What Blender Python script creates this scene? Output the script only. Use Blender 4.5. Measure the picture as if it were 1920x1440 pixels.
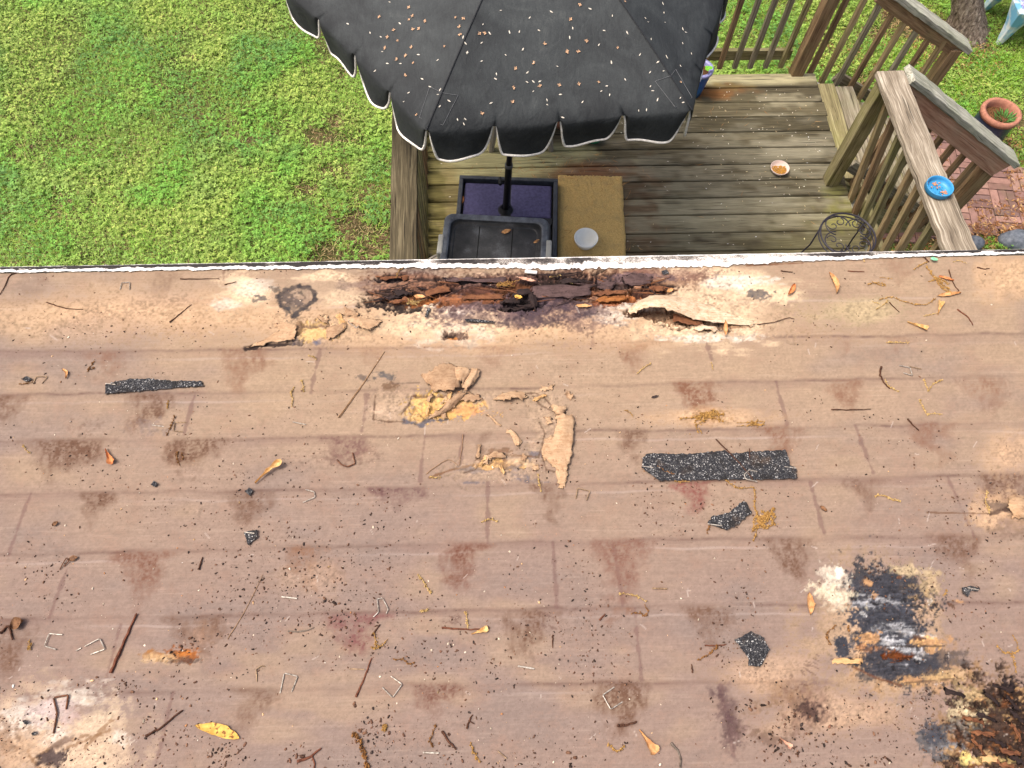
import bpy, bmesh, math, random
import numpy as np
from mathutils import Vector
random.seed(7); RNG = np.random.default_rng(11)
for o in list(bpy.data.objects): bpy.data.objects.remove(o)
SC = bpy.context.scene
COL = SC.collection
rad = math.radians
# ------------------------------------------------------------------ camera
FPX = 1330.0; CAMH = 4.0
YAW, DEP, ROLL, PITCH = rad(2.806), rad(65.0), rad(1.33), rad(11.06)
CF = np.array([math.sin(YAW)*math.cos(DEP), math.cos(YAW)*math.cos(DEP), -math.sin(DEP)])
_r = np.array([math.cos(YAW), -math.sin(YAW), 0.0]); _u = np.cross(_r, CF)
CR = math.cos(ROLL)*_r + math.sin(ROLL)*_u
CU = -math.sin(ROLL)*_r + math.cos(ROLL)*_u
CC = np.array([0, 0, CAMH])
cam = bpy.data.cameras.new("camera"); camo = bpy.data.objects.new("camera", cam); COL.objects.link(camo)
cam.sensor_width = 36.0; cam.lens = FPX/1920*36.0; cam.clip_start = 0.05; cam.clip_end = 500
from mathutils import Matrix
camo.matrix_world = Matrix(((CR[0], CU[0], -CF[0], 0), (CR[1], CU[1], -CF[1], 0), (CR[2], CU[2], -CF[2], CAMH), (0, 0, 0, 1)))
SC.camera = camo
# ------------------------------------------------------------------ world, sun, exposure
SUN_EL, SUN_AZ = rad(63), rad(-84)      # azimuth measured from +Y towards +X (negative = from the left)
w = bpy.data.worlds.new("World"); SC.world = w; w.use_nodes = True
nt = w.node_tree
sky = nt.nodes.new('ShaderNodeTexSky'); sky.sky_type = 'NISHITA'; sky.sun_disc = False
sky.sun_elevation = SUN_EL; sky.sun_rotation = SUN_AZ; sky.air_density = 0.8; sky.dust_density = 8.0; sky.ozone_density = 0.3
bg = nt.nodes['Background']; bg.inputs[1].default_value = 0.15
nt.links.new(sky.outputs[0], bg.inputs[0])
sl = bpy.data.lights.new("sun", 'SUN'); sl.energy = 1.35; sl.angle = rad(16); sl.color = (1.0, 0.965, 0.92)
so = bpy.data.objects.new("sun", sl); COL.objects.link(so)
sd = Vector((math.sin(SUN_AZ)*math.cos(SUN_EL), math.cos(SUN_AZ)*math.cos(SUN_EL), math.sin(SUN_EL)))
so.rotation_euler = sd.to_track_quat('Z', 'Y').to_euler(); so.location = (-6, 2, 9)
SC.view_settings.view_transform = 'Standard'; SC.view_settings.look = 'None'
SC.view_settings.exposure = 0.64; SC.view_settings.gamma = 1.0
# ------------------------------------------------------------------ geometry of the place
def ray(x, y): return CF + (x-960)/FPX*CR - (y-720)/FPX*CU
def Zp(x, y, z): d = ray(x, y); return CC + d*((z-CAMH)/d[2])
def Yp(x, y, Y): d = ray(x, y); return CC + d*(Y/d[1])
RN = np.array([0, math.sin(PITCH), math.cos(PITCH)])
def Rp(x, y, h=0.0): d = ray(x, y); return CC + d*((h-1.34)/(RN @ d))
def proj(P):
    d = np.asarray(P, float)-CC; zf = d @ CF
    return 960+FPX*(d @ CR)/zf, 720-FPX*(d @ CU)/zf
RO = Rp(960, 490); RU = np.array([1.0, 0, 0]); RV = np.array([0, -math.cos(PITCH), math.sin(PITCH)])
GZ = -0.65
def lin(c):
    c = np.asarray(c, float)/255.0
    return np.where(c <= 0.04045, c/12.92, ((c+0.055)/1.055)**2.4)
# ------------------------------------------------------------------ noise
_tab = RNG.random((256, 256))
def vnoise(x, y):
    xi = np.floor(x).astype(np.int64); yi = np.floor(y).astype(np.int64)
    fx = x-xi; fy = y-yi; fx = fx*fx*(3-2*fx); fy = fy*fy*(3-2*fy)
    a = _tab[xi & 255, yi & 255]; b = _tab[(xi+1) & 255, yi & 255]; c = _tab[xi & 255, (yi+1) & 255]; d = _tab[(xi+1) & 255, (yi+1) & 255]
    return (a*(1-fx)+b*fx)*(1-fy)+(c*(1-fx)+d*fx)*fy
def fbm(x, y, sx, sy=None, o=3, seed=0):
    sy = sy or sx; s = 0; a = 1; t = 0; x = np.asarray(x, float)/sx+seed*17.3; y = np.asarray(y, float)/sy+seed*31.7
    for i in range(o):
        s = s+a*(vnoise(x, y)*2-1); t += a; a *= 0.55; x = x*2.03+7.1; y = y*2.03+3.3
    return s/t*1.5
def sstep(a, b, x): t = np.clip((x-a)/(b-a), 0, 1); return t*t*(3-2*t)
# ------------------------------------------------------------------ object helpers
ORG = {}
def link(o, parent=None, loc=None):
    COL.objects.link(o)
    loc = np.zeros(3) if loc is None else np.asarray(loc, float)
    ORG[o] = loc
    if parent is not None:
        o.parent = parent; o.location = Vector(loc-ORG[parent])
    else: o.location = Vector(loc)
    return o
def tag(o, label=None, cat=None, group=None, kind=None):
    if label: o['label'] = label
    if cat: o['category'] = cat
    if group: o['group'] = group
    if kind: o['kind'] = kind
    return o
def thing(name, label, cat, loc, group=None):
    o = bpy.data.objects.new(name, None); o.empty_display_size = 0.05
    return tag(link(o, None, loc), label, cat, group)
def mesh(name, V, F, mat, parent=None, attrs=None, smooth=False, origin=None, bevel=0, solid=0, subsurf=0):
    V = np.asarray(V, float)
    if origin is None: origin = ORG[parent] if parent is not None else V.mean(0)*[1, 1, 0]+[0, 0, V[:, 2].min()]
    me = bpy.data.meshes.new(name)
    if isinstance(F, np.ndarray):
        n, k = F.shape
        me.vertices.add(len(V)); me.vertices.foreach_set('co', (V-origin).astype(np.float32).ravel())
        me.loops.add(n*k); me.loops.foreach_set('vertex_index', F.astype(np.int32).ravel())
        me.polygons.add(n); me.polygons.foreach_set('loop_start', np.arange(0, n*k, k, dtype=np.int32))
        me.polygons.foreach_set('loop_total', np.full(n, k, dtype=np.int32))
        me.update(calc_edges=True)
    else:
        me.from_pydata([tuple(v) for v in (V-origin)], [], [tuple(f) for f in F])
    for k, a in (attrs or {}).items():
        a = np.asarray(a, np.float32)
        if a.ndim == 1:
            at = me.attributes.new(k, 'FLOAT', 'POINT'); at.data.foreach_set('value', a)
        else:
            at = me.attributes.new(k, 'FLOAT_VECTOR', 'POINT'); at.data.foreach_set('vector', a.ravel())
    if smooth: me.polygons.foreach_set('use_smooth', np.ones(len(me.polygons), dtype=bool))
    if mat: me.materials.append(mat)
    o = bpy.data.objects.new(name, me); link(o, parent, origin)
    if solid:
        m = o.modifiers.new('solidify', 'SOLIDIFY'); m.thickness = abs(solid); m.offset = 1 if solid > 0 else -1
    if bevel:
        m = o.modifiers.new('bevel', 'BEVEL'); m.width = bevel; m.segments = 2; m.limit_method = 'ANGLE'
    if subsurf:
        m = o.modifiers.new('subsurf', 'SUBSURF'); m.levels = subsurf; m.render_levels = subsurf
    return o
class MB:
    def __init__(s): s.V = []; s.F = []; s.G = []; s.n = 0
    def add(s, V, F, G=None):
        V = np.asarray(V, float)
        s.F += [tuple(int(i)+s.n for i in f) for f in F]; s.V.append(V); s.n += len(V)
        s.G.append(np.zeros((len(V), 3)) if G is None else np.asarray(G, float)); return s
    def beam(s, a, b, w, h, up=(0, 0, 1), nseg=6, jit=0.0, ends=(0, 0)):
        """board from a to b, width w across, height h along 'up'"""
        a = np.asarray(a, float); b = np.asarray(b, float); d = b-a; L = np.linalg.norm(d); d = d/L
        up = np.asarray(up, float); sd_ = np.cross(d, up); sd_ /= np.linalg.norm(sd_); u2 = np.cross(sd_, d)
        off = RNG.random(3)*50; V = []; G = []; F = []
        for i in range(nseg+1):
            t = i/nseg; c = a+d*L*t
            j = RNG.normal(0, jit, 4) if jit else np.zeros(4)
            for k, (sx, sy) in enumerate(((-1, -1), (1, -1), (1, 1), (-1, 1))):
                V.append(c+sd_*(sx*w/2+j[0]+j[2]*sx*.5)+u2*(sy*h/2+j[1]+j[3]*sy*.5)); G.append(off+[L*t, sx*w/2, sy*h/2])
        for i in range(nseg):
            for k in range(4):
                p = i*4+k; q = i*4+(k+1) % 4; F.append((p, q, q+4, p+4))
        F.append((3, 2, 1, 0)); e = nseg*4; F.append((e, e+1, e+2, e+3))
        return s.add(V, F, G)
    def tube(s, P, r, n=6, closed=False, cap=True):
        P = np.asarray(P, float); m = len(P); r = np.broadcast_to(np.asarray(r, float), (m,))
        V = []; F = []; prev = None
        for i in range(m):
            if closed: t = P[(i+1) % m]-P[i-1]
            else: t = P[min(i+1, m-1)]-P[max(i-1, 0)]
            t = t/(np.linalg.norm(t)+1e-12)
            if prev is None:
                a = np.array([0, 0, 1.0]) if abs(t[2]) < .9 else np.array([1.0, 0, 0]); x = np.cross(t, a)
            else: x = prev-t*(prev @ t)
            x /= np.linalg.norm(x)+1e-12; prev = x; y = np.cross(t, x)
            for k in range(n):
                an = 2*math.pi*k/n; V.append(P[i]+r[i]*(math.cos(an)*x+math.sin(an)*y))
        for i in range(m if closed else m-1):
            for k in range(n):
                F.append((i*n+k, i*n+(k+1) % n, ((i+1) % m)*n+(k+1) % n, ((i+1) % m)*n+k))
        if cap and not closed:
            F.append(tuple(range(n-1, -1, -1))); F.append(tuple((m-1)*n+k for k in range(n)))
        return s.add(V, F)
    def lathe(s, c, prof, n=32, axis=(0, 0, 1)):
        c = np.asarray(c, float); ax = np.asarray(axis, float); ax /= np.linalg.norm(ax)
        x = np.cross(ax, [0, 1, 0]); x /= np.linalg.norm(x); y = np.cross(ax, x); V = []; F = []
        for (r, z) in prof:
            for k in range(n):
                an = 2*math.pi*k/n; V.append(c+ax*z+r*(math.cos(an)*x+math.sin(an)*y))
        for i in range(len(prof)-1):
            for k in range(n): F.append((i*n+k, i*n+(k+1) % n, (i+1)*n+(k+1) % n, (i+1)*n+k))
        return s.add(V, F)
    def bead(s, c, r):
        c = np.asarray(c, float); r = r*(0.7+0.6*RNG.random(3))
        V = [c+np.array(v)*r for v in ((1, 0, 0), (-1, 0, 0), (0, 1, 0), (0, -1, 0), (0, 0, 1), (0, 0, -1))]
        return s.add(V, [(0, 2, 4), (2, 1, 4), (1, 3, 4), (3, 0, 4), (2, 0, 5), (1, 2, 5), (3, 1, 5), (0, 3, 5)])
    def build(s, name, mat, parent=None, **k):
        V = np.concatenate(s.V); G = np.concatenate(s.G)
        return mesh(name, V, s.F, mat, parent, attrs={'gc': G}, **k)
# ------------------------------------------------------------------ node helpers
class NB:
    def __init__(s, name):
        s.m = bpy.data.materials.new(name); s.m.use_nodes = True; s.t = s.m.node_tree; s.b = s.t.nodes['Principled BSDF']
    def n(s, ty, **kw):
        nd = s.t.nodes.new(ty)
        for k, v in kw.items(): setattr(nd, k, v)
        return nd
    def put(s, sock, v):
        if hasattr(v, 'node') or isinstance(v, bpy.types.NodeSocket): s.t.links.new(v, sock)
        else:
            if isinstance(v, (tuple, list, np.ndarray)) and len(v) == 3 and sock.type == 'RGBA': v = (*v, 1)
            sock.default_value = v
    def attr(s, name): return s.n('ShaderNodeAttribute', attribute_name=name)
    def pos(s): return s.n('ShaderNodeNewGeometry').outputs['Position']
    def mapv(s, v, sc):
        nd = s.n('ShaderNodeMapping'); s.put(nd.inputs['Vector'], v); nd.inputs['Scale'].default_value = sc; return nd.outputs[0]
    def noise(s, v, scale, detail=4, rough=.6, dist=0):
        nd = s.n('ShaderNodeTexNoise'); s.put(nd.inputs['Vector'], v); nd.inputs['Scale'].default_value = scale
        nd.inputs['Detail'].default_value = detail; nd.inputs['Roughness'].default_value = rough; nd.inputs['Distortion'].default_value = dist
        return nd.outputs[0]
    def vor(s, v, scale, out='Color', feature='F1'):
        nd = s.n('ShaderNodeTexVoronoi', feature=feature); s.put(nd.inputs['Vector'], v); nd.inputs['Scale'].default_value = scale; return nd.outputs[out]
    def ramp(s, f, stops):
        nd = s.n('ShaderNodeValToRGB'); s.put(nd.inputs[0], f); e = nd.color_ramp.elements
        cc = [(c, c, c, 1) if np.isscalar(c) else (*c, 1) for p, c in stops]
        e[1].position = stops[-1][0]; e[1].color = cc[-1]; e[0].position = stops[0][0]; e[0].color = cc[0]
        for (p, c), k in list(zip(stops, cc))[1:-1]: q = e.new(p); q.color = k
        return nd.outputs[0]
    def mix(s, f, a, b, mode='MIX'):
        nd = s.n('ShaderNodeMix', data_type='RGBA', blend_type=mode); s.put(nd.inputs[0], f); s.put(nd.inputs[6], a); s.put(nd.inputs[7], b); return nd.outputs[2]
    def math(s, op, a, b=0.0):
        nd = s.n('ShaderNodeMath', operation=op); s.put(nd.inputs[0], a); s.put(nd.inputs[1], b); return nd.outputs[0]
    def bump(s, h, st=.3, d=.01):
        nd = s.n('ShaderNodeBump'); s.put(nd.inputs['Height'], h); nd.inputs['Strength'].default_value = st; nd.inputs['Distance'].default_value = d
        s.t.links.new(nd.outputs[0], s.b.inputs['Normal']); return nd
    def out(s, col=None, rough=.8, spec=.3, metal=0):
        if col is not None: s.put(s.b.inputs['Base Color'], col)
        s.put(s.b.inputs['Roughness'], rough); s.b.inputs['Specular IOR Level'].default_value = spec; s.b.inputs['Metallic'].default_value = metal
        return s.m
def simple(name, rgb, rough=.7, spec=.3, var=.25, sc=60, bump=.15, metal=0, coord='pos', rgb2=None):
    b = NB(name); v = b.pos(); c = lin(rgb)
    nz = b.noise(v, sc, 5, .65); c2 = lin(rgb2) if rgb2 is not None else c*(1-var)
    col = b.ramp(nz, [(.35, tuple(c2)), (.62, tuple(c))])
    b.bump(nz, bump, .004)
    return b.out(col, rough, spec, metal)
def wood(name, dark, mid, light, tint=None, tintamt=.35, fs=1.0, painted=False):
    b = NB(name); g = b.attr('gc').outputs['Vector']
    fine = b.noise(b.mapv(g, (3*fs, 90*fs, 90*fs)), 1.6, 6, .7, .6)
    wide = b.noise(b.mapv(g, (1.2*fs, 14*fs, 14*fs)), 1.7, 4, .6, 1.2)
    blot = b.noise(g, 4.5*fs, 4, .6)
    f = b.math('ADD', b.math('MULTIPLY', fine, .55), b.math('MULTIPLY', wide, .45))
    col = b.ramp(f, [(.36, tuple(lin(dark))), (.5, tuple(lin(mid))), (.64, tuple(lin(light)))])
    if tint is not None:
        m = b.ramp(blot, [(.45, 0.0), (.65, tintamt)])
        col = b.mix(m, col, tuple(lin(tint)))
    crack = b.noise(b.mapv(g, (2.2*fs, 70*fs, 70*fs)), 1.3, 2, .5, .3)
    cm = b.ramp(crack, [(.30, 1.0), (.36, 0.0)])
    col = b.mix(b.math('MULTIPLY', cm, .75), col, tuple(lin(dark)*.35))
    hgt = b.math('SUBTRACT', f, b.math('MULTIPLY', cm, .5))
    b.bump(hgt, .55, .006)
    return b.out(col, .88, .2)
# ================================================================== the roof
roof = thing('porch_roof', 'stripped low porch roof of stained tan plywood, shingles gone and the eave rotting', 'roof', RO)
def roof_grid():
    us = np.concatenate([np.linspace(-2.6, -1.42, 24), np.arange(-1.40, 1.4401, .0022), np.linspace(1.46, 2.6, 24)])
    vs = np.concatenate([np.arange(0.012, 1.26, .0022), np.linspace(1.27, 2.4, 40)])
    U, V = np.meshgrid(us, vs); sh = U.shape; U = U.ravel(); V = V.ravel()
    P = RO+U[:, None]*RU+V[:, None]*RV
    px, py = proj(P); nu = sh[1]; nv = sh[0]
    i = (np.arange(nv-1)[:, None]*nu+np.arange(nu-1)[None, :]).ravel()
    F = np.stack([i, i+1, i+nu+1, i+nu], 1)[:, ::-1]
    return P, F, px, py
RP, RF, X, Y = roof_grid()
NV = len(RP)
C0 = np.empty((NV, 3)); HGT = np.zeros(NV)
n_big = fbm(X, Y, 420, 300, 3, 1); n_med = fbm(X, Y, 150, 70, 3, 2); n_gr = fbm(X, Y, 260, 5.5, 3, 3); n_f = fbm(X, Y, 9, 7, 3, 4); n_s = fbm(X, Y, 34, 26, 4, 5)
n_gr2 = fbm(X, Y, 90, 2.4, 2, 6)
def over(col, m, sel=None):
    col = lin(col) if np.max(col) > 1 else np.asarray(col)
    if sel is None: C0[:] = C0*(1-m[:, None])+col*m[:, None]
    else: C0[sel] = C0[sel]*(1-m[:, None])+col*m[:, None]
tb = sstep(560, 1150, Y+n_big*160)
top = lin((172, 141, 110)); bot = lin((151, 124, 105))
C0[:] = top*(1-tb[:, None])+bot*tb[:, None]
over((182, 150, 112), np.clip(sstep(.1, .9, n_med+n_big*.6-.25*tb)*.30, 0, 1))
over((138, 118, 104), np.clip(sstep(.0, .9, -n_med*.8+n_big*.5)*.5, 0, 1))
n_ff = fbm(X, Y, 3.6, 3.0, 2, 7)
over((150, 112, 88), np.clip(sstep(.15, .8, n_s+.5*n_ff)*.22, 0, 1))
C0 *= (1+.03*n_gr+.02*n_gr2+.06*n_f+.10*n_ff)[:, None]
over((205, 180, 150), np.clip(sstep(.75, 1.1, n_gr2+n_gr*.4)*.10, 0, 1))
def blob(cx, cy, rx, ry, col=None, a=1.0, soft=.5, amp=.5, ns=20, rot=0, depth=0.0, asp=1.0, seed=None, thr=None, power=2.0, fine=1.0):
    R = 1.9*max(rx, ry)+6; s = np.nonzero((np.abs(X-cx) < R) & (np.abs(Y-cy) < R))[0]
    x = X[s]-cx; y = Y[s]-cy; c, d = math.cos(rad(rot)), math.sin(rad(rot)); xr = (x*c+y*d)/rx; yr = (-x*d+y*c)/ry
    seed = seed if seed is not None else (cx*.37+cy*.11) % 23
    k = (np.abs(xr)**power+np.abs(yr)**power)**(1/power)+amp*fbm(X[s], Y[s], ns*asp, ns, 4, seed)+fine*(.30*n_ff[s]+.16*n_f[s])
    m = 1-sstep(1-soft/2, 1+soft/2, k)
    if thr is not None: m = m*sstep(thr-.15, thr+.15, fbm(X[s], Y[s], thr*0+7*asp, 6, 3, seed+5)+.2)
    if col is not None:
        over(col, np.clip(m*a*(1+.25*n_ff[s]*(a < .9)), 0, 1), s); C0[s] *= (1+m*(.16*n_ff[s]+.12*n_f[s]))[:, None]
    if depth: HGT[s] += depth*m
    return s, m
def stroke(pts, wd, col, a=1.0, amp=.6, ns=14, depth=0, taper=False):
    pts = np.array(pts, float)
    s = np.nonzero((X > pts[:, 0].min()-wd*3) & (X < pts[:, 0].max()+wd*3) & (Y > pts[:, 1].min()-wd*3) & (Y < pts[:, 1].max()+wd*3))[0]
    x = X[s]; y = Y[s]; D = np.full(len(s), 1e9)
    for (x0, y0), (x1, y1) in zip(pts[:-1], pts[1:]):
        dx, dy = x1-x0, y1-y0; t = np.clip(((x-x0)*dx+(y-y0)*dy)/(dx*dx+dy*dy+1e-9), 0, 1)
        D = np.minimum(D, np.hypot(x-x0-t*dx, y-y0-t*dy))
    k = D/wd+amp*fbm(x, y, ns, ns*.7, 3, pts[0, 0] % 19)
    m = 1-sstep(.5, 1.25, k)
    over(col, np.clip(m*a, 0, 1), s)
    if depth: HGT[s] += depth*m
# shingle courses left as lines, with the tab slots between them
COURSES = [[(0, 561), (500, 560), (960, 556), (1450, 549), (1920, 541)],
    [(0, 659), (480, 655), (960, 648), (1400, 634), (1920, 625)], [(0, 740), (480, 735), (960, 728), (1400, 715), (1920, 704)],
    [(0, 827), (440, 823), (780, 817), (1100, 809), (1540, 800), (1920, 793)], [(0, 926), (480, 920), (900, 911), (1300, 902), (1920, 890)],
    [(0, 1040), (500, 1029), (850, 1020), (1250, 1012), (1650, 1008), (1920, 1002)], [(0, 1160), (500, 1153), (1000, 1143), (1250, 1137), (1920, 1128)],
    [(0, 1304), (500, 1293), (900, 1283), (1500, 1278), (1920, 1268)]]
SX = np.arange(-600, 2500, 4.0)
for ci, c in enumerate(COURSES):
    c = np.array(c); cy = np.interp(X, c[:, 0], c[:, 1])
    d = Y-cy+2.5*fbm(X, Y*0, 60, 1, 2, ci)
    s = np.nonzero(np.abs(d) < 40)[0]; d = d[s]
    a = np.clip(.55+.55*fbm(X[s], X[s]*0, 130, 1, 2, 40+ci), .15, 1)*(.35 if ci == 0 else 1)
    m = np.exp(-(d/(2.6+ci*.2))**2)*a*np.clip(.85+.5*n_f[s], .2, 1.2)
    over((112, 84, 70), np.clip(m*.75, 0, 1), s)
    m2 = np.exp(-((d-6)/9)**2)*np.clip(.3+.6*fbm(X[s], X[s]*0, 170, 1, 2, 60+ci), 0, 1)
    over((134, 104, 90), np.clip(m2*.5, 0, 1), s)
    m3 = np.exp(-((d-17)/2.0)**2)*np.clip(.2+.8*fbm(X[s], X[s]*0, 240, 1, 2, 80+ci), 0, 1)
    over((196, 172, 152), np.clip(m3*.45, 0, 1), s)
    HGT[s] -= .0006*np.exp(-(d/4)**2)
for seg in ((58, 925, 16, 1038), (125, 1068, 92, 1158), (227, 1170, 195, 1285), (325, 1300, 293, 1430), (600, 655, 583, 735), (688, 740, 679, 808), (797, 815, 787, 902),
            (915, 905, 914, 1018), (1037, 1018, 1045, 1140), (1190, 1140, 1203, 1275), (1350, 1285, 1378, 1425), (1604, 798, 1636, 884), (1777, 895, 1828, 1008),
            (1455, 715, 1476, 795), (1325, 640, 1334, 672), (1112, 598, 1111, 646), (365, 742, 345, 815), (1150, 1020, 1168, 1135), (868, 815, 862, 868), (1520, 905, 1545, 1000)):
    stroke([(seg[0], seg[1]), (seg[2], seg[3])], 3.6, (116, 84, 74), .55, .9, 16)
# red-brown tab stains hanging under the courses
def tab(x, y, wd=44, ht=46, a=.6, col=(128, 82, 66), lean=0):
    R = 1.6*max(wd, ht); s = np.nonzero((np.abs(X-x-lean*.5) < R+abs(lean)) & (Y > y-14) & (Y < y+R*1.4))[0]
    q1, q2, q3 = [(math.sin(x*12.9898+y*78.233+i*3.7)*43758.5) % 1 for i in range(3)]
    ht = ht*(.8+.5*q2); a = min(a*(.85+.35*q3), 1); wob = 16*fbm(X[s]*0, Y[s], 1, 26, 2, x % 11); lean = lean+(q1-.5)*24
    t = (Y[s]-y)/ht; xx = np.abs(X[s]-x-wob-lean*np.clip(t, 0, 1.3))/(wd*(.75+.5*q2)*(1-(.25+.5*q1)*np.clip(t, 0, 1)))
    k = np.maximum(xx, 0)**2+np.clip(t, 0, 9)**2*.8+.62*fbm(X[s], Y[s], 30, 30, 4, x % 13)+.34*n_ff[s]
    m = (1-sstep(.25, 1.25, k))*sstep(-.12, .06, t)
    g = np.clip(.66+.34*fbm(X[s], Y[s], 6, 14, 3, x % 7)+.5*n_ff[s]+.3*n_s[s], .05, 1.15)
    over(col, np.clip(m*a*g, 0, 1), s)
DK = (110, 78, 58); RD = (130, 88, 64)
for (x, y, wd, ht, a, col, lean) in [(195, 660, 40, 50, .4, RD, 0), (455, 655, 46, 60, .45, RD, -20), (700, 652, 40, 45, .35, RD, 0), (930, 648, 34, 36, .3, RD, 0), (1185, 645, 26, 40, .55, RD, 0),
    (20, 742, 60, 50, .8, DK, -20), (280, 740, 44, 50, .6, DK, -8), (1310, 717, 40, 62, .75, RD, 2), (1580, 712, 40, 55, .5, RD, 12), (1850, 708, 44, 55, .5, RD, 12), (1680, 632, 24, 26, .4, RD, 0),
    (130, 826, 70, 52, .75, DK, -30), (375, 824, 60, 52, .7, DK, -14), (645, 819, 56, 50, .6, (118, 84, 72), -6), (915, 812, 14, 60, .6, DK, 0), (1190, 806, 34, 50, .65, DK, 0), (1455, 800, 34, 62, .65, RD, 6), (1760, 795, 40, 62, .5, RD, 16), (1725, 790, 30, 40, .35, RD, 10),
    (180, 925, 46, 62, .65, DK, -14), (460, 921, 54, 56, .6, DK, 0), (740, 915, 66, 50, .75, (104, 70, 64), 0), (1035, 908, 36, 60, .6, DK, 0), (1305, 902, 40, 78, .75, (132, 76, 64), 6), (1605, 898, 50, 60, .55, DK, 16), (1900, 890, 50, 60, .7, DK, 0),
    (268, 1036, 56, 76, .75, (122, 82, 62), -4), (575, 1026, 44, 70, .6, (136, 96, 70), -4), (866, 1022, 40, 78, .75, (116, 74, 56), 2), (1175, 1014, 52, 78, .6, (126, 86, 68), 4), (1485, 1010, 54, 72, .65, DK, 16), (1795, 1004, 40, 60, .6, DK, 10),
    (10, 1168, 60, 80, .65, DK, 0), (360, 1157, 60, 50, .55, DK, 20), (670, 1152, 70, 72, .6, (124, 78, 70), 8), (990, 1146, 60, 80, .65, DK, 6), (1325, 1137, 50, 66, .6, DK, 8), (1165, 1140, 22, 30, .5, RD, 0),
    (470, 1292, 56, 80, .6, DK, -8), (820, 1283, 60, 72, .7, (112, 72, 56), 0), (1160, 1280, 52, 76, .75, DK, 10), (1355, 1290, 20, 90, .85, (88, 64, 60), 18), (1495, 1282, 50, 46, .7, DK, 10), (120, 1300, 50, 50, .4, DK, 0), (310, 90, 10, 10, 0, DK, 0), (1585, 640, 10, 30, .2, RD, 0), (1690, 480, 34, 40, .35, RD, 0), (290, 510, 40, 50, .4, DK, 0), (60, 505, 40, 60, .3, DK, 0)]:
    if a: tab(x, y, wd*1.08, ht*1.12, min(a*1.35, .95), col, lean)
# pale, sun-bleached plywood
Y1 = (218, 172, 124); Y2 = (230, 194, 150); WH = (228, 206, 178)
blob(320, 578, 240, 40, Y1, .35, 1.0, .4, 60, asp=3); blob(760, 610, 420, 42, Y1, .4, .9, .4, 50, asp=3); blob(1180, 610, 330, 40, Y1, .4, .9, .4, 50, asp=3)
blob(120, 600, 190, 40, Y1, .25, 1, .4, 60, asp=3)
blob(465, 556, 60, 32, Y2, .85, .6, .7, 18, asp=3); blob(420, 572, 26, 10, WH, .5, .6, .7, 10, asp=2.5); blob(470, 538, 40, 12, WH, .5, .8, .7, 9, asp=3)
blob(620, 520, 60, 10, Y2, .7, .7, .7, 9, asp=3); blob(640, 560, 40, 16, Y2, .5, .8, .8, 12, asp=3)
blob(845, 595, 110, 42, Y2, .6, .8, .6, 26, asp=2.5); blob(870, 573, 50, 16, WH, .7, .8, .9, 9, asp=2.5); blob(846, 628, 60, 20, WH, .35, .8, .9, 8, asp=2.5)
blob(1330, 545, 130, 40, Y2, .65, .8, .8, 24, asp=3.4); blob(1390, 530, 60, 13, WH, .8, .7, .9, 9, asp=3.4); blob(1320, 620, 110, 30, Y2, .75, .8, .8, 14, asp=3)
blob(1445, 553, 50, 15, Y2, .9, .6, .8, 9, asp=2); blob(1330, 633, 70, 7, WH, .7, .6, .9, 8, asp=3); blob(1145, 590, 50, 14, WH, .55, .8, .9, 9, asp=3); blob(1190, 570, 60, 16, WH, .5, .8, .9, 9, asp=3)
blob(1600, 580, 90, 24, (196, 172, 120), .4, 1, .5, 30, asp=2.5); blob(1900, 520, 60, 40, Y1, .5, 1, .5, 30)
blob(590, 1090, 60, 30, Y1, .15, 1, .5, 30); blob(1440, 1260, 90, 40, Y1, .35, 1, .5, 40, asp=2); blob(1560, 1340, 130, 36, Y1, .35, 1, .5, 40, asp=2.5); blob(1330, 782, 110, 16, Y1, .5, 1, .5, 24, asp=2.5)
blob(370, 960, 20, 10, Y1, 0); blob(1890, 850, 40, 40, Y1, .45, 1, .5, 30); blob(1870, 960, 50, 30, Y1, .6, .9, .6, 30)
# the band of wet rot along the eave
for (x, y, rx, ry, rot) in [(780, 546, 90, 30, 3), (900, 552, 120, 34, 0), (1040, 545, 130, 38, -2), (1180, 532, 110, 22, -3), (760, 518, 60, 8, 0), (1000, 522, 170, 12, -3)]:
    blob(x, y, rx, ry, (132, 88, 62), .75, .8, .6, 26, rot, asp=2.6)
blob(1000, 582, 160, 28, (112, 84, 78), .75, .9, .6, 24, asp=2.6); blob(900, 572, 100, 26, (108, 84, 80), .65, .9, .6, 20, asp=2.6); blob(960, 540, 190, 34, (76, 56, 52), .7, .8, .6, 22, asp=3); blob(1020, 572, 80, 34, (70, 56, 60), .75, .8, .7, 18, asp=2)
blob(690, 530, 50, 16, (120, 96, 84), .5, .8, .8, 9, asp=2.4, thr=.2); blob(1240, 515, 90, 12, (128, 90, 76), .6, .8, .6, 14, asp=3)
RB = (84, 50, 36); BK = (34, 26, 26); OR = (164, 98, 50); PU = (92, 74, 78)
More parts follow.
